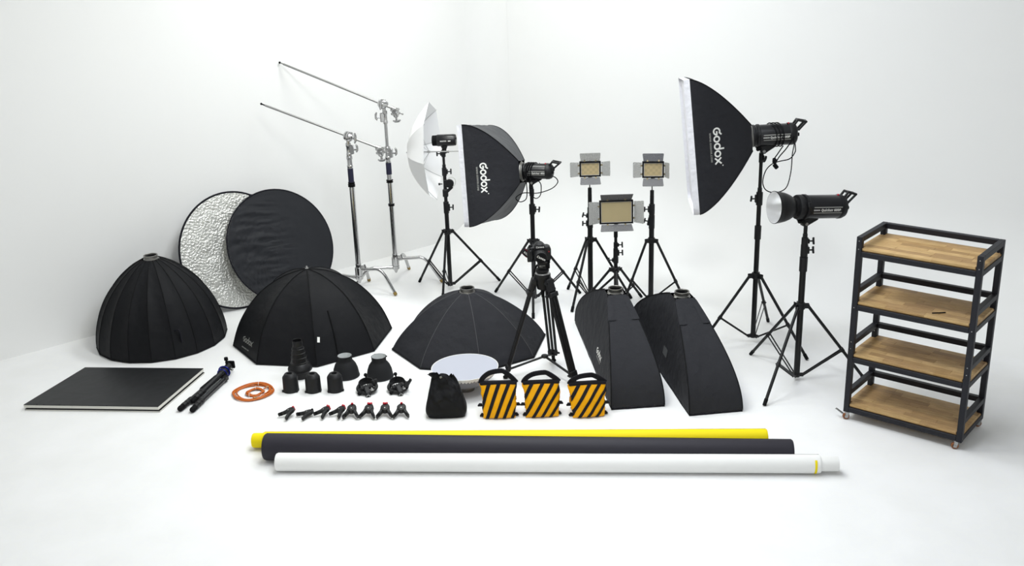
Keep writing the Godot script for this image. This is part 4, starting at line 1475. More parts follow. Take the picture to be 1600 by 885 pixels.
	b.cyl(Vector3(0.088, 0.015, 0.012), Vector3(0.097, 0.015, 0.012), 0.009, 0.008, 12)
	part("rear_cap", b, M.black_plastic, o)
	b = MB.new()
	var pl := func(p: Vector2) -> Array:
		var a := p.y / 0.0445 + 0.02
		var n := Vector3(0, sin(a), cos(a))
		return [Vector3(p.x - 0.002, n.y * 0.0452, n.z * 0.0452), n]
	b.text("MASTER", 0.009, true, pl, 1.0)
	b.sheet(func(u: float, v: float) -> Vector3: return pl.call(Vector2(0.036 + u * 0.02, (v - 0.5) * 0.007))[0], 1, 2)
	part("printed_lettering", b, M.print_white, o)
	b = MB.new()
	b.prism(PackedVector2Array([Vector2(-0.03, -0.038), Vector2(0.026, -0.038), Vector2(0.012, -0.07), Vector2(-0.014, -0.07)]), 0.03, Transform3D(), 0.003)
	b.cyl(Vector3(-0.001, -0.10, 0), Vector3(-0.001, -0.06, 0), 0.013, 0.013, 16)
	b.cyl(Vector3(0.0, -0.088, 0), Vector3(0.03, -0.088, 0), 0.006, 0.009, 10)
	part("tilt_bracket", b, M.black_plastic, o)
	b = MB.new()
	b.cyl(Vector3(-0.006, -0.068, 0.014), Vector3(-0.006, -0.068, 0.019), 0.005, 0.005, 10)
	part("bolt", b, M.brass, o)
	# shoot-through umbrella: apex towards -x of the room
	var ax := Vector3(-0.993, -0.015, -0.115).normalized()
	var c := Vector3(-0.562, 1.108, -7.652)
	var ub := Basis(frame_x(ax).y, ax, frame_x(ax).y.cross(ax))
	var u := thing("white_umbrella", "white translucent photo umbrella standing open behind the compact flash", "umbrella", c, ub)
	var R := 0.375
	var dp := 0.19
	var prof := []
	for i in 11:
		var t := i / 10.0
		var r := R * (1.0 - t)
		prof.append(Vector2(r, dp * (1.0 - pow(r / R, 2.0))))
	for k in 8:
		var m := MB.new()
		m.sheet(gore(prof, 8, deg_to_rad(2), k, 0.012, 0.003), 8, 14)
		part("canopy_panel", m, M.umbrella_white, u)
		var a := deg_to_rad(2) + TAU * k / 8
		var rp := []
		for i in 11:
			var t := 1.0 - i / 10.0 * 0.96
			rp.append(Vector3(cos(a) * R * t, dp * (1.0 - t * t) - 0.006, sin(a) * R * t))
		var rb := MB.new()
		rb.tube(rp, 0.0014, 6)
		var rib := part("rib", rb, M.steel, u)
		var sb := MB.new()
		sb.cyl(Vector3(cos(a) * R * 0.55, dp * (1 - 0.3025) - 0.008, sin(a) * R * 0.55), Vector3(cos(a) * 0.008, 0.03, sin(a) * 0.008), 0.0009, 0.0009, 6)
		part("strut", sb, M.steel, rib)
	var sf := MB.new()
	sf.cyl(Vector3(0, dp + 0.012, 0), Vector3(0, -0.25, 0), 0.0045, 0.0045, 12)
	sf.cyl(Vector3(0, 0.02, 0), Vector3(0, 0.04, 0), 0.009, 0.009, 14)
	part("shaft", sf, M.steel, u)


# ---------------------------------------------------------------- light panels with barn doors
func door_shape(wi: float, wo: float, ln: float) -> PackedVector2Array:
	var r := 0.006
	return PackedVector2Array([Vector2(-wi, 0), Vector2(wi, 0), Vector2(lerpf(wi, wo, 0.9), ln - r), Vector2(wo - 0.3 * r, ln - 0.4 * r), Vector2(wo - r, ln), Vector2(-wo + r, ln), Vector2(-wo + 0.3 * r, ln - 0.4 * r), Vector2(-lerpf(wi, wo, 0.9), ln - r)])


func led_panel(label: String, at: Vector3, basis: Basis, w: float, h: float, door_v: float, door_s: float, angles: Array, board: Material, mats: Array) -> void:
	var o := thing("led_light", label, "light panel", at, basis, "square light panels with barn doors")
	var fr := MB.new()
	var bz := 0.011
	for s in [-1.0, 1.0]:
		fr.cube(Vector3(s * (w - bz) / 2, 0, 0), Vector3(bz, h, 0.034), 0.002)
		fr.cube(Vector3(0, s * (h - bz) / 2, 0), Vector3(w - 2 * bz + 0.002, bz, 0.034), 0.002)
	fr.cube(Vector3(0, 0, -0.016), Vector3(w - 0.004, h - 0.004, 0.03), 0.004)
	part("housing", fr, M.matt_black, o)
	var bd := MB.new()
	var x := w / 2 - bz - 0.0025
	var y := h / 2 - bz - 0.0025
	bd.uvquad(Vector3(-x, y, 0.006), Vector3(x, y, 0.006), Vector3(x, -y, 0.006), Vector3(-x, -y, 0.006), Vector3(0, 0, 1))
	part("lamp_board", bd, board, o)
	var ed := MB.new()
	for s in [-1.0, 1.0]:
		ed.cube(Vector3(s * (x + 0.0015), 0, 0.005), Vector3(0.003, 2 * y + 0.006, 0.006))
		ed.cube(Vector3(0, s * (y + 0.0015), 0.005), Vector3(2 * x, 0.003, 0.006))
	part("board_edge", ed, M.dish_lining, o)
	# order of doors: top, right, bottom, left (as seen from the front)
	for k in 4:
		var out_dir: Vector3 = [Vector3(0, 1, 0), Vector3(1, 0, 0), Vector3(0, -1, 0), Vector3(-1, 0, 0)][k]
		var edge: float = (h if k % 2 == 0 else w) / 2
		var wide: float = (w if k % 2 == 0 else h) / 2
		var ln: float = door_v if k % 2 == 0 else door_s
		var a := deg_to_rad(angles[k])
		var yd := out_dir * cos(a) + Vector3(0, 0, 1) * sin(a)
		var xd := Vector3(-out_dir.y, out_dir.x, 0) * -1.0
		var t := Transform3D(Basis(xd, yd, xd.cross(yd)), out_dir * (edge + 0.004) + Vector3(0, 0, 0.012))
		var b := MB.new()
		b.prism(door_shape(wide * 0.90, wide * 0.985, ln), 0.0018, t, 0.0004)
		var dr := part("barn_door", b, mats[k], o)
		var hg := MB.new()
		for s in [-0.5, 0.5]:
			var c: Vector3 = out_dir * (edge + 0.002) + xd * wide * s * 1.05 + Vector3(0, 0, 0.014)
			hg.cyl(c - xd * 0.006, c + xd * 0.006, 0.003, 0.003, 10)
			hg.bar(c, c + yd * 0.012, 0.008, 0.0022, xd.cross(yd), 0.0005)
		part("hinge", hg, M.brass, dr)
	var mt := MB.new()
	mt.cube(Vector3(0, -h / 2 - 0.012, -0.018), Vector3(0.03, 0.026, 0.02), 0.004)
	mt.cyl(Vector3(0, -h / 2 - 0.024, -0.018), Vector3(0, -h / 2 - 0.04, -0.018), 0.007, 0.007, 12)
	part("mount", mt, M.steel, o)


func led_panels() -> void:
	var S: Material = M.barn_silver
	var G: Material = M.barn_silver_dimmed
	led_panel("small light panel with four pale flecked flaps, nearest the tripod camera", Vector3(0.592, 1.012, -7.312), Basis(Vector3.UP, -0.02) * Basis(Vector3.RIGHT, -0.06), 0.154, 0.112, 0.060, 0.066, [12, -12, 38, 10], M.led_small, [S, S, G, S])
	led_panel("small light panel whose top flap is shaded dark, nearest the big softbox", Vector3(1.033, 1.016, -7.206), Basis(Vector3.UP, -0.12) * Basis(Vector3.RIGHT, -0.06), 0.154, 0.117, 0.060, 0.062, [-35, 60, 30, 8], M.led_small, [M.barn_silver_shaded, S, G, S])
	led_panel("largest light panel, low between the two smaller ones", Vector3(0.769, 0.716, -7.196), Basis(Vector3.UP, 0.0) * Basis(Vector3.RIGHT, -0.1), 0.243, 0.172, 0.062, 0.084, [44, 38, 45, 25], M.led_large, [G, S, G, S])


# ---------------------------------------------------------------- video tripod and camera
func camera_tripod() -> void:
	var c := Vector3(0.187, 0, -5.96)
	var o := thing("video_tripod", "black video tripod with twin tube legs and a floor spreader, holding the camera", "tripod", c)
	var crown := 0.625
	var cr := MB.new()
	cr.lathe([Vector2(0.02, crown - 0.05), Vector2(0.035, crown - 0.045), Vector2(0.045, crown), Vector2(0.05, crown + 0.035), Vector2(0.05, crown + 0.05), Vector2(0.02, crown + 0.052)], Transform3D(), 28)
	var crp := part("crown", cr, M.black_plastic, o)
	var bowl := MB.new()
	bowl.lathe([Vector2(0.03, crown + 0.05), Vector2(0.046, crown + 0.052), Vector2(0.044, crown + 0.058), Vector2(0.03, crown + 0.066), Vector2(0.02, crown + 0.068)], Transform3D(), 28)
	part("levelling_bowl", bowl, M.steel, crp)
	var tail := MB.new()
	tail.cyl(Vector3(0, crown - 0.10, 0), Vector3(0, crown - 0.045, 0), 0.009, 0.014, 14)
	part("bowl_clamp", tail, M.matt_black, crp)
	var hubc := Vector3(0.003, 0.125, -0.01)
	for f in [Vector3(-0.06, 0, -5.927), Vector3(0.368, 0, -5.786), Vector3(0.253, 0, -6.165)]:
		var foot: Vector3 = f - c
		var d := Vector3(foot.x, 0, foot.z).normalized()
		var side := d.cross(Vector3.UP)
		var top := d * 0.055 + Vector3(0, crown + 0.005, 0)
		var end := foot + Vector3(0, 0.012, 0)
		var ld := (end - top).normalized()
		var sh := MB.new()
		sh.box(Transform3D(Basis(side, -ld, side.cross(-ld)), top + ld * 0.02), Vector3(0.06, 0.085, 0.032), 0.008)
		sh.cyl(top - side * 0.036, top + side * 0.036, 0.012, 0.012, 14)
		sh.box(Transform3D(Basis(side, -ld, side.cross(-ld)), top + ld * 0.075 + d * 0.006), Vector3(0.068, 0.03, 0.034), 0.005)
		var shp := part("shoulder", sh, M.black_plastic, o)
		knob(shp, top + ld * 0.075 + side * 0.034, side, 0.7, false)
		var low := top.lerp(end, 0.90)
		var lg := MB.new()
		for s in [-1.0, 1.0]:
			lg.cyl(top + ld * 0.05 + side * s * 0.024, low + side * s * 0.022, 0.0088, 0.0088, 12)
		lg.cyl(top + ld * 0.08, low, 0.0085, 0.0085, 12)
		var leg := part("leg", lg, M.black_metal, o)
		var cl := MB.new()
		cl.box(Transform3D(Basis(side, -ld, side.cross(-ld)), low), Vector3(0.062, 0.035, 0.028), 0.004)
		cl.cyl(low + side * 0.03, low + side * 0.046, 0.008, 0.006, 12)
		part("leg_collar", cl, M.black_plastic, leg)
		var ft := MB.new()
		ft.cyl(low + ld * 0.01, end - ld * 0.012, 0.013, 0.011, 14)
		ft.ball(end, Vector3(0.017, 0.012, 0.017), 14, 8)
		part("foot", ft, M.matt_black, leg)
		var sp := MB.new()
		var j := low + ld * 0.012 - d * 0.01
		sp.bar(hubc, j, 0.016, 0.010, Vector3.UP, 0.002)
		sp.cyl(j - side * 0.018, j + side * 0.018, 0.008, 0.008, 10)
		part("spreader_arm", sp, M.black_metal, o)
	var hb := MB.new()
	hb.lathe([Vector2(0, -0.008), Vector2(0.02, -0.008), Vector2(0.022, -0.005), Vector2(0.022, 0.005), Vector2(0.02, 0.008), Vector2(0, 0.008)], Transform3D(Basis(), hubc), 20)
	part("spreader_hub", hb, M.black_plastic, o)
	# fluid head
	var fh := MB.new()
	fh.lathe([Vector2(0, crown + 0.062), Vector2(0.036, crown + 0.064), Vector2(0.042, crown + 0.07), Vector2(0.040, crown + 0.08), Vector2(0.03, crown + 0.086), Vector2(0, crown + 0.086)], Transform3D(), 28)
	fh.cube(Vector3(0, crown + 0.102, 0), Vector3(0.056, 0.05, 0.05), 0.008)
	fh.cube(Vector3(0, crown + 0.13, 0), Vector3(0.062, 0.014, 0.085), 0.004)
	var fp := part("fluid_head", fh, M.black_plastic, o)
	var kn := MB.new()
	kn.cyl(Vector3(0.028, crown + 0.10, 0), Vector3(0.046, crown + 0.10, 0), 0.02, 0.017, 18)
	kn.cyl(Vector3(0.03, crown + 0.128, 0.01), Vector3(0.048, crown + 0.128, 0.01), 0.008, 0.008, 12)
	part("tilt_knob", kn, M.matt_black, fp)
	var lg2 := MB.new()
	lg2.text("e", 0.016, true, func(q: Vector2) -> Array: return [Vector3(q.x - 0.012, crown + 0.106 + q.y, 0.0256), Vector3(0, 0, 1)])
	lg2.cube(Vector3(0.006, crown + 0.1075, 0.0254), Vector3(0.022, 0.003, 0.0008))
	lg2.cube(Vector3(-0.004, crown + 0.099, 0.0254), Vector3(0.014, 0.002, 0.0008))
	part("printed_emblem", lg2, M.print_grey, fp)
	var ph := MB.new()
	ph.tube([Vector3(-0.03, crown + 0.10, -0.02), Vector3(-0.045, crown + 0.06, -0.05), Vector3(-0.055, crown - 0.02, -0.10), Vector3(-0.06, crown - 0.11, -0.15)], [0.006, 0.006, 0.009, 0.009], 12)
	part("pan_handle", ph, M.matt_black, fp)
	# camera
	var cb := (Basis(Vector3.UP, 0.06) * Basis(Vector3.RIGHT, 0.02)).scaled(Vector3.ONE * 1.1)
	var cam := thing("camera", "black reflex camera with a lens cap and a strap on the video tripod", "camera", c + Vector3(-0.018, crown + 0.138, 0.0), cb)
	var b := MB.new()
	var outline := PackedVector2Array([Vector2(-0.058, 0.0), Vector2(0.06, 0.0), Vector2(0.065, 0.012), Vector2(0.065, 0.066), Vector2(0.06, 0.078), Vector2(0.048, 0.084), Vector2(0.034, 0.085), Vector2(0.024, 0.096), Vector2(0.012, 0.104), Vector2(-0.008, 0.105), Vector2(-0.018, 0.098), Vector2(-0.028, 0.086), Vector2(-0.048, 0.082), Vector2(-0.06, 0.074), Vector2(-0.065, 0.06), Vector2(-0.065, 0.01)])
	b.prism(outline, 0.05, Transform3D(), 0.006)
	b.prism(PackedVector2Array([Vector2(-0.066, 0.002), Vector2(-0.034, 0.002), Vector2(-0.030, 0.03), Vector2(-0.034, 0.066), Vector2(-0.042, 0.078), Vector2(-0.058, 0.076), Vector2(-0.067, 0.06)]), 0.045, Transform3D(Basis(), Vector3(0, 0, 0.022)), 0.010)
	b.prism(PackedVector2Array([Vector2(-0.026, 0.072), Vector2(0.032, 0.072), Vector2(0.026, 0.092), Vector2(0.014, 0.102), Vector2(-0.010, 0.103), Vector2(-0.02, 0.092)]), 0.066, Transform3D(Basis(), Vector3(0, 0, 0.006)), 0.006)
	part("body", b, M.black_plastic, cam)
	b = MB.new()
	b.cyl(Vector3(-0.046, 0.078, 0.008), Vector3(-0.046, 0.09, 0.008), 0.012, 0.011, 18)
	b.cyl(Vector3(-0.05, 0.076, 0.036), Vector3(-0.051, 0.082, 0.038), 0.006, 0.005, 12)
	part("mode_dial", b, M.matt_black, cam)
	b = MB.new()
	b.lathe([Vector2(0.035, 0.024), Vector2(0.035, 0.034), Vector2(0.0325, 0.036), Vector2(0.0325, 0.06), Vector2(0.034, 0.062), Vector2(0.034, 0.078), Vector2(0.032, 0.08), Vector2(0.032, 0.094), Vector2(0.0305, 0.096), Vector2(0.0285, 0.096)], Transform3D(Basis(Vector3.RIGHT, PI / 2), Vector3(0.003, 0.042, 0)), 40)
	var ln := part("lens", b, M.black_plastic, cam)
	b = MB.new()
	b.lathe([Vector2(0.029, 0.092), Vector2(0.029, 0.097), Vector2(0.027, 0.098), Vector2(0.0, 0.098)], Transform3D(Basis(Vector3.RIGHT, PI / 2), Vector3(0.003, 0.042, 0)), 36)
	var cp := part("lens_cap", b, M.matt_black, ln)
	b = MB.new()
	var tilt := Basis(Vector3(0, 0, 1), -0.5)
	b.text("Canon", 0.012, true, func(q: Vector2) -> Array: return [Vector3(0.003, 0.042, 0.0984) + tilt * Vector3(q.x, q.y, 0), Vector3(0, 0, 1)])
	part("printed_lettering", b, M.print_white, cp)
	b = MB.new()
	b.text("Canon", 0.0105, true, func(q: Vector2) -> Array: return [Vector3(0.003 + q.x, 0.086 + q.y, 0.0394), Vector3(0, 0, 1)])
	part("printed_lettering", b, M.print_white, cam)
	b = MB.new()
	b.cube(Vector3(0.053, 0.054, 0.0255), Vector3(0.005, 0.006, 0.001))
	part("badge", b, M.red_rubber, cam)
	b = MB.new()
	var st := smooth_path([Vector3(-0.050, 0.028, 0.005), Vector3(-0.066, 0.040, 0.016), Vector3(-0.080, 0.053, 0.014), Vector3(-0.088, 0.060, 0.0), Vector3(-0.076, 0.048, -0.018), Vector3(-0.055, 0.03, -0.02)], 5)
	var wide := Vector3(0.016, 0.030, 0.006)
	for lift in [0.0, 0.002]:
		b.sheet(func(u: float, v: float) -> Vector3: return (st[mini(int(u * 25.0 + 0.5), st.size() - 1)] as Vector3) + wide * (v - 0.5) + Vector3(0, 0, lift), 25, 3)
	var sp := part("strap", b, M.black_webbing, cam)
	b = MB.new()
	var run := Vector3(-0.73, 0.68, -0.1).normalized() * -1.0
	b.text("EOS", 0.011, true, func(q: Vector2) -> Array: return [Vector3(-0.073, 0.047, 0.0195) + run * q.x + wide.normalized() * q.y, Vector3(0, 0, 1)])
	part("printed_lettering", b, M.print_white, sp)
	b = MB.new()
	for e in [-0.47, 0.47]:
		b.bar(st[5] + wide * e + Vector3(0, 0, 0.003), st[12] + wide * e + Vector3(0, 0, 0.003), 0.0025, 0.0015, Vector3(0, 0, 1))
	part("red_edge", b, M.red_rubber, sp)


# ---------------------------------------------------------------- boards on the floor
func boards() -> void:
	var q := [Vector2(-2.982, -5.701), Vector2(-2.137, -5.609), Vector2(-2.020, -6.171), Vector2(-2.820, -6.255)]
	var c := Vector3(-2.49, 0, -5.93)
	var poly := PackedVector2Array()
	for p in q: poly.append(Vector2(p.x - c.x, -(p.y - c.z)))
	var flat := func(y: float) -> Transform3D: return Transform3D(Basis(Vector3.RIGHT, Vector3(0, 0, -1), Vector3.UP), Vector3(0, y, 0))
	for k in 2:
		var o := thing("foam_board", ["black foam board with a white core, the lower of the pair on the floor", "black foam board with a thick white core, the upper of the pair on the floor"][k], "foam board", c + (Vector3(0.006, 0, 0.006) if k == 0 else Vector3(0, 0.0135, 0)), Basis(Vector3.UP, 0.004 * (1 - k)), "foam boards lying on the floor")
		var core := MB.new()
		var th: float = [0.006, 0.018][k]
		core.prism(poly, th, flat.call(0.001 + th / 2), 0.0005)
		part("core", core, M.foam_white, o)
		var top := MB.new()
		top.prism(poly, 0.004, flat.call(th + 0.003), 0.0008)
		part("face_sheet", top, M.board_black, o)
		if k == 1:
			var chips := MB.new()
			for e in [0.10, 0.15, 0.27, 0.62, 0.8]:
				var at := (q[0] as Vector2).lerp(q[1], e)
				chips.cube(Vector3(at.x - c.x, th + 0.005, at.y - c.z - 0.003), Vector3(0.008, 0.001, 0.004))
			part("edge_chips", chips, M.matt_black, o)
		else:
			var bot := MB.new()
			bot.prism(poly, 0.001, flat.call(0.0005))
			part("bottom_sheet", bot, M.board_black, o)


func beauty_dish() -> void:
	var o := thing("beauty_dish", "white beauty dish lying face up under its stretched white cloth cover", "beauty dish", Vector3(-0.303, 0, -5.785), Basis(Vector3(0, 0, 1), 0.015))
	var b := MB.new()
	b.lathe([Vector2(0.046, 0.0), Vector2(0.052, 0.001), Vector2(0.054, 0.012), Vector2(0.05, 0.014), Vector2(0.05, 0.034), Vector2(0.054, 0.036), Vector2(0.046, 0.04)], Transform3D(), 36)
	part("mount_ring", b, M.ring_metal, o)
	b = MB.new()
	b.lathe([Vector2(0.05, 0.036), Vector2(0.075, 0.04), Vector2(0.115, 0.055), Vector2(0.152, 0.08), Vector2(0.182, 0.108), Vector2(0.197, 0.13), Vector2(0.2, 0.143), Vector2(0.196, 0.146)], Transform3D(), 64)
	part("bowl", b, M.grey_bowl, o)
	b = MB.new()
	b.sheet(func(u: float, v: float) -> Vector3: return Vector3(cos(u * TAU) * v * 0.202, 0.150 - 0.003 * (1 - v * v), sin(u * TAU) * v * 0.202), 72, 12, true, true)
	var cv := part("cover", b, M.dish_white, o, "stretched white cloth")
	b = MB.new()
	b.sheet(func(u: float, v: float) -> Vector3:
		var a := u * TAU
		var rip := sin(a * 64) * 0.0016 * v * v + wrinkle.get_noise_2d(u * 60.0, 0) * 0.003 * v
		var r := 0.203 + 0.003 * sin(v * PI) - 0.006 * v + rip
		return Vector3(cos(a) * r, 0.150 - 0.022 * v - rip, sin(a) * r), 320, 6, false, true)
	part("elastic_edge", b, M.sock_edge, cv)
	var ring := []
	for i in 80: ring.append(Vector3(cos(TAU * i / 80) * 0.2035, 0.150, sin(TAU * i / 80) * 0.2035))
	b = MB.new()
	b.tube(ring, 0.0022, 8, true)
	part("edge_seam", b, M.print_white, cv)


# ---------------------------------------------------------------- bags
func bags() -> void:
	var o := thing("drawstring_bag", "plain black cloth bag gathered at the top by a drawstring, beside the sandbags", "bag", Vector3(-0.405, 0, -5.44))
	var b := MB.new()
	var outline := func(v: float) -> Vector2:
		# half width and half depth by height
		var w := sample([Vector2(0.108, 0.052), Vector2(0.118, 0.062), Vector2(0.119, 0.066), Vector2(0.115, 0.064), Vector2(0.109, 0.058), Vector2(0.103, 0.05), Vector2(0.098, 0.042), Vector2(0.092, 0.034), Vector2(0.086, 0.027), Vector2(0.080, 0.02), Vector2(0.072, 0.012), Vector2(0.055, 0.004)], v)
		return w
	b.sheet(func(u: float, v: float) -> Vector3:
		var q: Vector2 = outline.call(v)
		var a := u * TAU
		var ca := cos(a)
		var sa := sin(a)
		var e := 0.5
		var x := signf(ca) * pow(absf(ca), e) * q.x
		var z := signf(sa) * pow(absf(sa), e) * q.y
		var f := 1.0 + smoothstep(0.15, 0.95, v) * (0.10 * sin(a * 7.0 + v * 3.0) + 0.09 * sin(a * 11.0 - v * 4.0 + 1.0)) + 0.03 * sin(a * 3.0 + v * 5.0)
		z = z * f - 0.035 * v * v + 0.012 * wrinkle.get_noise_3d(x * 16.0, v * 3.0, 2.0) * smoothstep(0.05, 0.4, v)
		var y := 0.004 + 0.235 * pow(v, 0.95) + (-x * 0.13 + 0.012 * sin(a * 5.0)) * smoothstep(0.7, 1.0, v)
		return Vector3(x - 0.006 * v, y, z), 120, 44, false, true)
	b.sheet(func(u: float, v: float) -> Vector3:
		var a := u * TAU
		var ca := cos(a)
		var sa := sin(a)
		return Vector3(signf(ca) * pow(absf(ca), 0.5) * 0.108 * v, 0.004, signf(sa) * pow(absf(sa), 0.5) * 0.052 * v), 60, 2, false, true)
	part("sack", b, M.black_nylon, o)
	b = MB.new()
	b.sheet(func(u: float, v: float) -> Vector3:
		var a := u * TAU
		var r := 0.016 + 0.013 * v + 0.005 * sin(a * 5.0) * v
		return Vector3(-0.058 + cos(a) * r * 1.1 - 0.012 * v, 0.226 + 0.024 * v + 0.004 * sin(a * 3.0), -0.028 + sin(a) * r * 0.6), 40, 6, false, true)
	part("gathered_neck", b, M.black_nylon, o)
	b = MB.new()
	b.tube(smooth_path([Vector3(-0.03, 0.236, -0.002), Vector3(-0.02, 0.245, 0.006), Vector3(0.0, 0.24, 0.004), Vector3(0.01, 0.225, 0.012), Vector3(0.016, 0.20, 0.024)], 6), 0.0025, 8)
	part("drawstring", b, M.matt_black, o)
	b = MB.new()
	b.cyl(Vector3(-0.026, 0.240, 0.005), Vector3(-0.016, 0.246, 0.008), 0.006, 0.006, 12)
	part("cord_stop", b, M.steel, o)
	# sandbags
	var spots := [
		[Vector3(-0.098, 0, -5.428), 0.212, 0.198, 0.40, [-0.19, 0.07, 0.33, 0.59, 0.85], 0.075, -0.02, "yellow and black striped sandbag nearest the drawstring bag"],
		[Vector3(0.148, 0, -5.425), 0.212, 0.195, 0.62, [-0.40, -0.12, 0.15, 0.42, 0.69], 0.06, 0.02, "yellow and black striped sandbag between two others like it"],
		[Vector3(0.412, 0, -5.405), 0.214, 0.188, 0.66, [-0.42, -0.14, 0.13, 0.40, 0.67], 0.05, 0.06, "yellow and black striped sandbag touching the strip softbox"]]
	for k in 3:
		var s: Array = spots[k]
		sandbag(s[7], s[0], s[1], s[2], s[3], s[4], s[5], s[6], k)


func sandbag(label: String, at: Vector3, w: float, h: float, slant: float, stripes: Array, arch: float, yaw: float, seed_: int) -> void:
	var o := thing("sandbag", label, "sandbag", at, Basis(Vector3.UP, yaw), "striped sandbags in a row")
	for face in [1.0, -1.0]:
		var f := func(u: float, v: float) -> Vector3:
			# v runs up from the floor
			var bulge := pow(maxf(sin(PI * u), 0.0), 0.55) * pow(maxf(sin(PI * clampf(v, 0, 1)), 0.0), 0.5)
			var belly := 0.034 * (1.15 - 0.45 * v)
			var wid := w * (1.02 - 0.16 * (1.0 - v) * (1.0 - v) - 0.05 * sin(PI * v * 1.1))
			var n := wrinkle.get_noise_3d(u * 1.3 + seed_ * 9.0, v * 1.3, face * 3.0)
			var edge := 0.012 * pow(absf(2.0 * u - 1.0), 6.0) * wrinkle.get_noise_2d(v * 2.2 + seed_ * 4.0, u * 0.6)
			return Vector3((u - 0.5) * wid + edge, 0.004 + h * v, face * (0.062 - 0.058 * v + bulge * belly + n * 0.008 * bulge))
		var b := MB.new()
		b.sheet(f, 48, 40, face < 0)
		# back of the pouch
		b.sheet(func(u: float, v: float) -> Vector3: return (f.call(u, v) as Vector3) * Vector3(1, 1, 0) + Vector3(0, 0, face * maxf(0.062 - 0.058 * v - 0.012 * sin(PI * u) * sin(PI * v), 0.002)), 10, 10, face > 0)
		var pouch := part("pouch", b, M.sandbag_yellow, o)
		for a in stripes:
			var st := MB.new()
			var rows := 40
			var wd := 0.105
			for i in rows:
				var v0 := float(i) / rows
				var v1 := float(i + 1) / rows
				var q := []
				for e in [[v0, 0.0], [v0, 1.0], [v1, 1.0], [v1, 0.0]]:
					q.append(Vector2(clampf(a + slant * e[0] + wd * e[1], 0.004, 0.996), e[0]))
				if q[1].x - q[0].x < 0.004 and q[2].x - q[3].x < 0.004: continue
				for c in 4:
					var x0 := c / 4.0
					var x1 := (c + 1) / 4.0
					var pts := [q[0].lerp(q[1], x0), q[0].lerp(q[1], x1), q[3].lerp(q[2], x1), q[3].lerp(q[2], x0)]
					var P := []
					var N := []
					for p in pts:
						var n := surface_normal(f, clampf(p.x, 0.01, 0.99), clampf(p.y, 0.01, 0.99))
						if n.z * face < 0: n = -n
						N.append(n)
						P.append((f.call(p.x, p.y) as Vector3) + n * 0.0028)
					st.quad(P[0], P[1], P[2], P[3], N[0], N[1], N[2], N[3])
			if st.p.size(): part("stripe", st, M.black_webbing, pouch, "black stripe")
	# top band and handle
	var tb := MB.new()
	tb.cube(Vector3(0, h + 0.001, 0), Vector3(w * 1.0, 0.022, 0.03), 0.005)
	part("top_band", tb, M.black_webbing, o)
	var hd := MB.new()
	var hw := w * 0.49
	var path := smooth_path([Vector3(-hw, h, 0), Vector3(-hw * 0.86, h + arch * 0.42, 0), Vector3(-hw * 0.45, h + arch * 0.86, 0), Vector3(0.02, h + arch, 0), Vector3(hw * 0.42, h + arch * 0.84, 0), Vector3(hw * 0.75, h + arch * 0.42, 0), Vector3(hw, h, 0)], 5)
	for i in path.size() - 1:
		hd.bar(path[i], path[i + 1] + (path[i + 1] - path[i]) * 0.2, 0.012, 0.028, Vector3.UP, 0.002)
	part("handle", hd, M.black_webbing, o)
	for s in [-1.0, 1.0]:
		for y in [0.014, 0.072]:
			var t := MB.new()
			t.prism(PackedVector2Array([Vector2(-0.006, -0.010), Vector2(0.020, -0.010), Vector2(0.022, -0.006), Vector2(0.012, 0.008), Vector2(-0.004, 0.006)]), 0.016, Transform3D(Basis(Vector3.UP, 0.0 if s > 0 else PI), Vector3(s * (w * 0.43 + 0.2 * (y - 0.016)), y, 0.03 - 0.2 * (y - 0.016))), 0.003)
			part("tie", t, M.black_webbing, o)


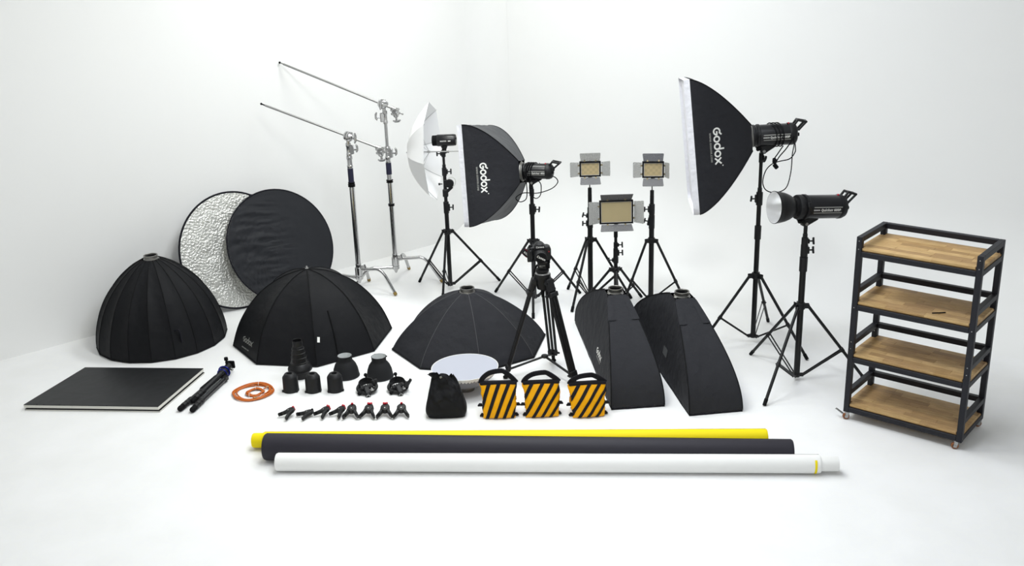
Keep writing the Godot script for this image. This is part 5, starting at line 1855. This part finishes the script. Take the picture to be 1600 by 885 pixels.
# ---------------------------------------------------------------- small things
func small_items() -> void:
	# snoot
	var o := thing("snoot", "stepped black cone snoot standing behind the black caps", "snoot", Vector3(-1.372, 0, -6.07))
	var b := MB.new()
	b.lathe([Vector2(0.056, 0.0), Vector2(0.06, 0.001), Vector2(0.06, 0.04), Vector2(0.072, 0.044), Vector2(0.077, 0.05), Vector2(0.077, 0.062), Vector2(0.074, 0.068), Vector2(0.061, 0.094), Vector2(0.0525, 0.100)], Transform3D(), 48)
	part("base", b, M.black_metal, o)
	var prof := [Vector2(0.0525, 0.098)]
	for k in 4:
		var r: float = [0.0515, 0.0465, 0.0415, 0.0365][k]
		var y: float = [0.100, 0.131, 0.162, 0.190][k]
		var y2: float = [0.131, 0.162, 0.190, 0.212][k]
		prof.append_array([Vector2(r + 0.004, y), Vector2(r + 0.004, y + 0.006), Vector2(r, y + 0.008), Vector2(r - 0.0035, y2 - 0.001)])
	prof.append_array([Vector2(0.0315, 0.212), Vector2(0.0315, 0.248), Vector2(0.0305, 0.25), Vector2(0.029, 0.249), Vector2(0.029, 0.10)])
	b = MB.new()
	b.lathe(prof, Transform3D(), 48)
	part("cone", b, M.black_metal, o)
	# lamp caps
	var caps := [Vector3(-1.392, 0, -5.855), Vector3(-1.250, 0, -5.84), Vector3(-1.113, 0, -5.835)]
	var words := ["black plastic lamp cap at the end of the row nearest the orange cable", "black plastic lamp cap in the middle of its row of three", "black plastic lamp cap nearest the bowl reflectors"]
	var first: Node3D = null
	for k in 3:
		if k == 0:
			first = thing("lamp_cap", words[0], "lamp cap", caps[0], Basis(), "three lamp caps in a row")
			b = MB.new()
			b.lathe([Vector2(0.048, 0.0), Vector2(0.0495, 0.001), Vector2(0.0495, 0.006), Vector2(0.0485, 0.008), Vector2(0.0465, 0.092), Vector2(0.045, 0.096), Vector2(0.031, 0.116), Vector2(0.029, 0.117), Vector2(0.017, 0.117), Vector2(0.016, 0.115), Vector2(0.016, 0.095), Vector2(0, 0.095)], Transform3D(), 48)
			part("shell", b, M.black_plastic, first)
			for i in 3:
				b = MB.new()
				var a := TAU * i / 3.0 + 0.62
				b.box(Transform3D(Basis(Vector3.UP, -a), Vector3(cos(a), 0, sin(a)) * 0.051 + Vector3(0, 0.008, 0)), Vector3(0.011, 0.013, 0.013), 0.002)
				part("peg", b, M.black_plastic, first)
		else:
			copy(first, "lamp_cap", words[k], Transform3D(Basis(Vector3.UP, 0.15 * k), caps[k]))
	# bowl reflectors, mouth down
	var bowls := [Vector3(-1.078, 0, -6.055), Vector3(-0.858, 0, -6.022)]
	for k in 2:
		var w: String = ["black bowl reflector standing mouth down behind the lamp caps", "black bowl reflector standing mouth down behind the tilting brackets"][k]
		if k == 0:
			first = thing("bowl_reflector", w, "bowl reflector", bowls[0], Basis(Vector3.UP, 0.8), "two bowl reflectors")
			b = MB.new()
			b.lathe([Vector2(0.081, 0.002), Vector2(0.083, 0.0), Vector2(0.086, 0.002), Vector2(0.086, 0.006), Vector2(0.083, 0.009), Vector2(0.082, 0.022), Vector2(0.077, 0.052), Vector2(0.067, 0.08), Vector2(0.055, 0.098), Vector2(0.047, 0.106), Vector2(0.046, 0.11), Vector2(0.046, 0.136), Vector2(0.0475, 0.138), Vector2(0.0475, 0.141), Vector2(0.044, 0.141)], Transform3D(), 56)
			part("shell", b, M.matt_bowl, first)
			b = MB.new()
			b.lathe([Vector2(0.044, 0.141), Vector2(0.044, 0.108), Vector2(0.052, 0.098), Vector2(0.064, 0.079), Vector2(0.075, 0.052), Vector2(0.08, 0.022), Vector2(0.081, 0.002)], Transform3D(), 48)
			part("lining", b, M.silver_smooth, first, "silver inside")
			for i in 3:
				b = MB.new()
				var a := TAU * i / 3.0
				b.box(Transform3D(Basis(Vector3.UP, -a), Vector3(cos(a), 0, sin(a)) * 0.049 + Vector3(0, 0.137, 0)), Vector3(0.008, 0.006, 0.012), 0.001)
				part("lug", b, M.matt_black, first)
		else:
			copy(first, "bowl_reflector", w, Transform3D(Basis(Vector3.UP, 0.1), bowls[1]))
	brackets()
	clamps()
	cable_coil()
	travel_tripod()


func brackets() -> void:
	for k in 2:
		var at: Vector3 = [Vector3(-0.912, 0, -5.80), Vector3(-0.722, 0, -5.80)][k]
		var o := thing("flash_bracket", ["black flash mounting bracket whose silver socket faces the camera", "black flash mounting bracket with its wedge lever sticking up"][k], "bracket", at, Basis(Vector3.UP, 0.35 + 0.1 * k), "two flash brackets on the floor")
		# big ring leaning on its edge, raised at the back
		var t := Transform3D(Basis(Vector3.RIGHT, 0.20) * Basis(Vector3(0, 0, 1), 0.10), Vector3(0, 0.030, 0))
		var b := MB.new()
		b.lathe([Vector2(0.043, -0.008), Vector2(0.058, -0.010), Vector2(0.066, -0.006), Vector2(0.068, 0.0), Vector2(0.064, 0.007), Vector2(0.055, 0.010), Vector2(0.046, 0.008), Vector2(0.043, 0.0), Vector2(0.043, -0.008)], t, 48)
		for i in 8:
			var a := TAU * i / 8.0
			b.box(t * Transform3D(Basis(Vector3.UP, -a), Vector3(cos(a), 0, sin(a)) * 0.056 + Vector3(0, 0.010, 0)), Vector3(0.012, 0.005, 0.008), 0.001)
		part("mount_ring", b, M.black_plastic, o)
		# cradle half ring
		b = MB.new()
		b.lathe([Vector2(0.042, 0.006), Vector2(0.0465, 0.006), Vector2(0.0485, 0.010), Vector2(0.0485, 0.032), Vector2(0.0465, 0.036), Vector2(0.043, 0.036), Vector2(0.042, 0.032), Vector2(0.042, 0.006)], t * Transform3D(Basis(), Vector3(0.0, 0, -0.008)), 36, PI * 0.95, PI * 2.05)
		part("cradle", b, M.black_plastic, o)
		b = MB.new()
		b.box(t * Transform3D(Basis(), Vector3(-0.004, 0.014, 0.020)), Vector3(0.080, 0.024, 0.03), 0.004)
		for i in 4: b.box(t * Transform3D(Basis(), Vector3(-0.026 + 0.015 * i, 0.027, 0.020)), Vector3(0.009, 0.006, 0.022), 0.001)
		b.box(t * Transform3D(Basis(Vector3.RIGHT, 0.5), Vector3(-0.01, 0.01, 0.05)), Vector3(0.032, 0.034, 0.05), 0.005)
		part("clamp_block", b, M.black_plastic, o)
		b = MB.new()
		var s0 := t * Vector3(-0.012, -0.002, 0.066)
		var sd := (t.basis * Vector3(-0.1, -0.12, 1)).normalized()
		b.cyl(s0, s0 + sd * 0.02, 0.017, 0.016, 20)
		var sk := part("stand_socket", b, M.black_plastic, o)
		b = MB.new()
		b.lathe([Vector2(0.008, 0), Vector2(0.013, 0), Vector2(0.013, 0.003), Vector2(0.008, 0.003), Vector2(0.008, -0.012)], Transform3D(Basis(frame_x(sd).y, sd, frame_x(sd).y.cross(sd)), s0 + sd * 0.019), 20)
		part("socket_ring", b, M.steel, sk)
		b = MB.new()
		b.cyl(t * Vector3(0.020, 0.012, 0.042), t * Vector3(0.020, 0.012, 0.058), 0.009, 0.009, 14)
		part("screw_ring", b, M.steel, o)
		# lever
		b = MB.new()
		if k == 1:
			b.prism(PackedVector2Array([Vector2(0.022, 0.0), Vector2(0.05, 0.002), Vector2(0.078, 0.05), Vector2(0.074, 0.056), Vector2(0.06, 0.048), Vector2(0.026, 0.022)]), 0.018, t * Transform3D(Basis(Vector3.UP, -0.35), Vector3(0, 0.012, 0.034)), 0.003)
			b.ball(t * Vector3(0.062, 0.07, 0.062), Vector3(0.007, 0.007, 0.007), 12, 8)
		else:
			b.prism(PackedVector2Array([Vector2(0.03, -0.006), Vector2(0.055, -0.006), Vector2(0.05, 0.038), Vector2(0.036, 0.038)]), 0.012, t * Transform3D(Basis(), Vector3(-0.002, 0.012, 0.012)), 0.003)
			b.box(t * Transform3D(Basis(), Vector3(0.06, 0.02, -0.012)), Vector3(0.018, 0.03, 0.016), 0.003)
		part("lever", b, M.black_plastic, o)
		b = MB.new()
		b.ball(t * Vector3(-0.058, -0.004, 0.036), Vector3(0.013, 0.012, 0.013), 14, 8)
		b.cyl(t * Vector3(0.01, 0.02, -0.05), t * Vector3(0.012, 0.040, -0.062), 0.006, 0.005, 10)
		b.ball(t * Vector3(0.012, 0.046, -0.066), Vector3(0.0115, 0.0115, 0.0115), 14, 8)
		part("knob", b, M.matt_black, o)


func clamps() -> void:
	# a spring clamp standing on its two handles, jaws up
	var make := func(label: String, at: Vector3, bs: Basis, pads: float) -> Node3D:
		var o := thing("spring_clamp", label, "spring clamp", at, bs, "row of spring clamps")
		for s in [-1.0, 1.0]:
			var b := MB.new()
			var arm := PackedVector2Array([Vector2(s * 0.002, 0.040), Vector2(s * 0.010, 0.032), Vector2(s * 0.018, 0.020), Vector2(s * 0.035, -0.006), Vector2(s * 0.041, -0.013), Vector2(s * 0.048, -0.009), Vector2(s * 0.048, -0.002), Vector2(s * 0.030, 0.034), Vector2(s * 0.026, 0.052), Vector2(s * 0.026, 0.066), Vector2(s * 0.020, 0.078), Vector2(s * 0.010, 0.086), Vector2(s * 0.003, 0.086), Vector2(s * 0.002, 0.076), Vector2(s * 0.010, 0.066), Vector2(s * 0.011, 0.056), Vector2(s * 0.003, 0.050)])
			b.prism(arm, 0.024, Transform3D(Basis(), Vector3(0, 0, 0.001 * s)), 0.003)
			var a := part("arm", b, M.black_plastic, o)
			var g := MB.new()
			g.bar(Vector3(s * 0.027, 0.014, 0), Vector3(s * 0.0445, -0.0085, 0), 0.027, 0.0115, Vector3(s * 0.8, 0.6, 0), 0.004)
			part("grip", g, M.matt_black, a)
			var p := MB.new()
			p.box(Transform3D(Basis(Vector3(0, 0, 1), s * 0.25), Vector3(s * (0.0035 + maxf(pads, 0.0) * 0.5), 0.087, 0)), Vector3(0.006 + maxf(pads, 0.0), 0.012, 0.034), 0.002)
			part("jaw_pad", p, M.matt_black if pads < 0.0 else M.red_rubber, a, "" if pads < 0.0 else "red swivelling pad")
		var bd := MB.new()
		bd.lathe([Vector2(0, -0.0145), Vector2(0.019, -0.0145), Vector2(0.022, -0.012), Vector2(0.022, 0.012), Vector2(0.019, 0.0155), Vector2(0.011, 0.017), Vector2(0, 0.0172)], Transform3D(Basis(Vector3(1, 0, 0), Vector3(0, 0, 1), Vector3(0, -1, 0)), Vector3(0, 0.050, 0)), 24)
		part("body", bd, M.black_plastic, o)
		var c := MB.new()
		c.cyl(Vector3(0, 0.047, -0.0155), Vector3(0, 0.047, 0.019), 0.004, 0.004, 16)
		part("pivot_pin", c, M.steel, o)
		var sp := []
		for i in 61:
			var a := TAU * i / 15.0
			sp.append(Vector3(cos(a) * 0.0095, 0.047 + sin(a) * 0.0095, -0.011 + 0.022 * i / 60.0))
		var sm := MB.new()
		sm.tube(sp, 0.0011, 6)
		part("spring", sm, M.black_metal, o)
		return o
	var xs := [-1.360, -1.258, -1.152, -1.058, -0.962, -0.866, -0.765, -0.668]
	var zs := [-5.455, -5.45, -5.45, -5.445, -5.422, -5.417, -5.412, -5.407]
	var yaw := [-0.80, -0.95, -0.75, -0.68, -0.02, -0.12, 0.0, 0.02]
	var tip := [0.30, 0.12, 0.30, 0.30, 0.36, 0.36, 0.36, 0.36]
	var words := [
		"black spring clamp at the end of the row nearest the orange cable",
		"black spring clamp turned side on so that no red pad shows",
		"black spring clamp turned side on, third from the orange cable's end of the row",
		"black spring clamp turned side on, nearest the clamps that point straight back",
		"black spring clamp pointing straight back, next to the ones turned side on",
		"black spring clamp with wide red pads, just below the bracket with the silver socket",
		"black spring clamp pointing straight back, second from the drawstring bag",
		"black spring clamp at the end of the row nearest the drawstring bag"]
	for k in 8:
		var bs := Basis(Vector3.UP, yaw[k]) * Basis(Vector3.RIGHT, -PI / 2 + tip[k])
		make.call(words[k], Vector3(xs[k], 0.0165 + 0.012 * tip[k], zs[k]), bs.scaled(Vector3.ONE * (0.9 if k < 4 else 1.02)), [0.0, -1.0, 0.006, 0.005, 0.0, 0.008, 0.008, 0.0][k])


func cable_coil() -> void:
	var o := thing("coiled_cable", "orange cable coiled flat on the floor with white ties", "cable", Vector3(-1.625, 0, -5.838))
	var coil := func(c: Vector3, r: float, turns: int, spread: float, sd: float, squash: float) -> MB:
		var b := MB.new()
		var pts := []
		var n := turns * 36
		for i in n + 1:
			var t := float(i) / n
			var a := TAU * turns * t + sd
			var rr := r + spread * sin(t * 17.0 + sd) + spread * 0.6 * sin(a * 2.0 + t * 9.0)
			var y := 0.0042 + 0.013 * absf(sin(t * 11.0 + sd)) * (0.6 + 0.4 * sin(a * 3.0))
			pts.append(c + Vector3(cos(a) * rr, maxf(y, 0.0042), sin(a) * rr * squash))
		b.tube(pts, 0.004, 8)
		return b
	part("outer_turns", coil.call(Vector3.ZERO, 0.113, 7, 0.010, 0.3, 1.0), M.orange_rubber, o)
	part("inner_turns", coil.call(Vector3(0.016, 0.0, 0.006), 0.048, 6, 0.007, 1.7, 1.0), M.orange_rubber, o)
	var b := MB.new()
	b.tube(smooth_path([Vector3(0.06, 0.012, -0.03), Vector3(0.085, 0.014, -0.052), Vector3(0.10, 0.012, -0.01), Vector3(0.085, 0.012, 0.04), Vector3(0.05, 0.014, 0.07), Vector3(0.02, 0.012, 0.095)]), 0.004, 8)
	part("cable_end", b, M.orange_rubber, o)
	for q in [[Vector3(0.012, 0.012, -0.112), 0.0], [Vector3(0.008, 0.012, -0.045), 0.1], [Vector3(-0.01, 0.012, 0.052), 0.1], [Vector3(0.075, 0.014, 0.082), -0.7]]:
		var ring := []
		for i in 16:
			var a := TAU * i / 16.0
			ring.append((q[0] as Vector3) + Basis(Vector3.UP, q[1]) * Vector3(0, cos(a) * 0.0115, sin(a) * 0.017))
		b = MB.new()
		b.tube(ring, 0.0014, 6, true)
		part("tie", b, M.print_white, o)
	b = MB.new()
	b.cyl(Vector3(0.03, 0.014, 0.108), Vector3(0.046, 0.014, 0.098), 0.005, 0.005, 10)
	b.cyl(Vector3(0.072, 0.015, -0.048), Vector3(0.084, 0.015, -0.054), 0.005, 0.005, 10)
	part("connector", b, M.brass, o)


func travel_tripod() -> void:
	var at := Vector3(-1.92, 0, -5.86)
	var o := thing("travel_tripod", "folded black travel tripod with blue rings, lying on the floor beside the foam boards", "tripod", at)
	var legs := [[Vector3(-2.010, 0.019, -5.592), Vector3(-1.886, 0.032, -6.055)], [Vector3(-1.930, 0.019, -5.572), Vector3(-1.842, 0.026, -6.010)], [Vector3(-1.962, 0.020, -5.690), Vector3(-1.862, 0.055, -6.04)]]
	for k in 3:
		var a: Vector3 = legs[k][0] - at
		var e: Vector3 = legs[k][1] - at
		var d := (e - a).normalized()
		var L := a.distance_to(e)
		var y := d
		var fx := frame_x(y)
		var t := Transform3D(Basis(fx.y, y, fx.y.cross(y)), a)
		var b := MB.new()
		b.lathe([Vector2(0, 0.0), Vector2(0.010, 0.001), Vector2(0.015, 0.006), Vector2(0.0172, 0.016), Vector2(0.0172, 0.04), Vector2(0.015, 0.043)], t, 22)
		var leg := part("leg", b, M.matt_black, o)
		b = MB.new()
		for i in 3:
			var h := 0.05 + i * 0.034
			b.lathe([Vector2(0.013, h - 0.006), Vector2(0.0172, h - 0.005), Vector2(0.0182, h), Vector2(0.0182, h + 0.02), Vector2(0.0172, h + 0.025), Vector2(0.013, h + 0.026)], t, 20)
		part("twist_lock", b, M.black_plastic, leg)
		b = MB.new()
		b.cyl(t * Vector3(0, 0.14, 0), t * Vector3(0, L, 0), 0.0135, 0.0145, 20)
		part("tube", b, M.glossy_black, leg)
		if k == 0:
			b = MB.new()
			b.lathe([Vector2(0.014, L * 0.55), Vector2(0.0185, L * 0.555), Vector2(0.0195, L * 0.57), Vector2(0.0195, L * 0.93), Vector2(0.018, L * 0.95), Vector2(0.014, L * 0.955)], t, 20)
			part("foam_grip", b, M.matt_black, leg)
		b = MB.new()
		b.box(Transform3D(t.basis, t * Vector3(0, L + 0.008, 0)), Vector3(0.034, 0.045, 0.03), 0.005)
		part("hinge_block", b, M.black_plastic, leg)
	var ax := Vector3(0.16, 0.09, -0.98).normalized()
	var c: Vector3 = Vector3(-1.862, 0.045, -6.07) - at
	var fx := frame_x(ax)
	var t := Transform3D(Basis(fx.y, ax, fx.y.cross(ax)), c)
	for q in [[-0.02, 0.034], [0.012, 0.040]]:
		var b := MB.new()
		b.lathe([Vector2(q[1] - 0.008, q[0] - 0.004), Vector2(q[1], q[0] - 0.003), Vector2(q[1] + 0.001, q[0]), Vector2(q[1], q[0] + 0.003), Vector2(q[1] - 0.008, q[0] + 0.004)], t, 30)
		part("blue_ring", b, M.blue_anodised, o, "blue metal ring")
	var b := MB.new()
	b.lathe([Vector2(0, -0.03), Vector2(0.026, -0.028), Vector2(0.031, -0.02), Vector2(0.031, 0.02), Vector2(0.026, 0.026), Vector2(0.022, 0.03), Vector2(0.022, 0.06), Vector2(0.018, 0.065), Vector2(0, 0.066)], t, 28)
	part("canopy", b, M.black_plastic, o)
	b = MB.new()
	b.lathe([Vector2(0, 0.05), Vector2(0.02, 0.052), Vector2(0.023, 0.06), Vector2(0.023, 0.085), Vector2(0.016, 0.095), Vector2(0, 0.097)], t, 26)
	var hd := part("ball_head", b, M.black_plastic, o)
	b = MB.new()
	b.box(t * Transform3D(Basis(), Vector3(0, 0.108, 0)), Vector3(0.05, 0.016, 0.06), 0.003)
	part("plate_clamp", b, M.matt_black, hd)
	b = MB.new()
	var kb := t * Vector3(0, 0.075, 0)
	b.cyl(kb, kb + Vector3(-0.008, 0.05, -0.004), 0.006, 0.006, 12)
	b.cyl(kb + Vector3(-0.008, 0.046, -0.004), kb + Vector3(-0.009, 0.064, -0.004), 0.013, 0.012, 16)
	part("head_knob", b, M.matt_black, hd)
	b = MB.new()
	b.cyl(kb + Vector3(0.018, -0.008, 0.014), kb + Vector3(0.034, -0.014, 0.022), 0.008, 0.008, 12)
	part("pan_knob", b, M.steel, hd)
	b = MB.new()
	b.cyl(Vector3(-1.955, 0.02, -5.705) - at, Vector3(-1.95, 0.02, -5.725) - at, 0.009, 0.009, 14)
	part("blue_ring", b, M.blue_anodised, o, "blue end of the centre column")
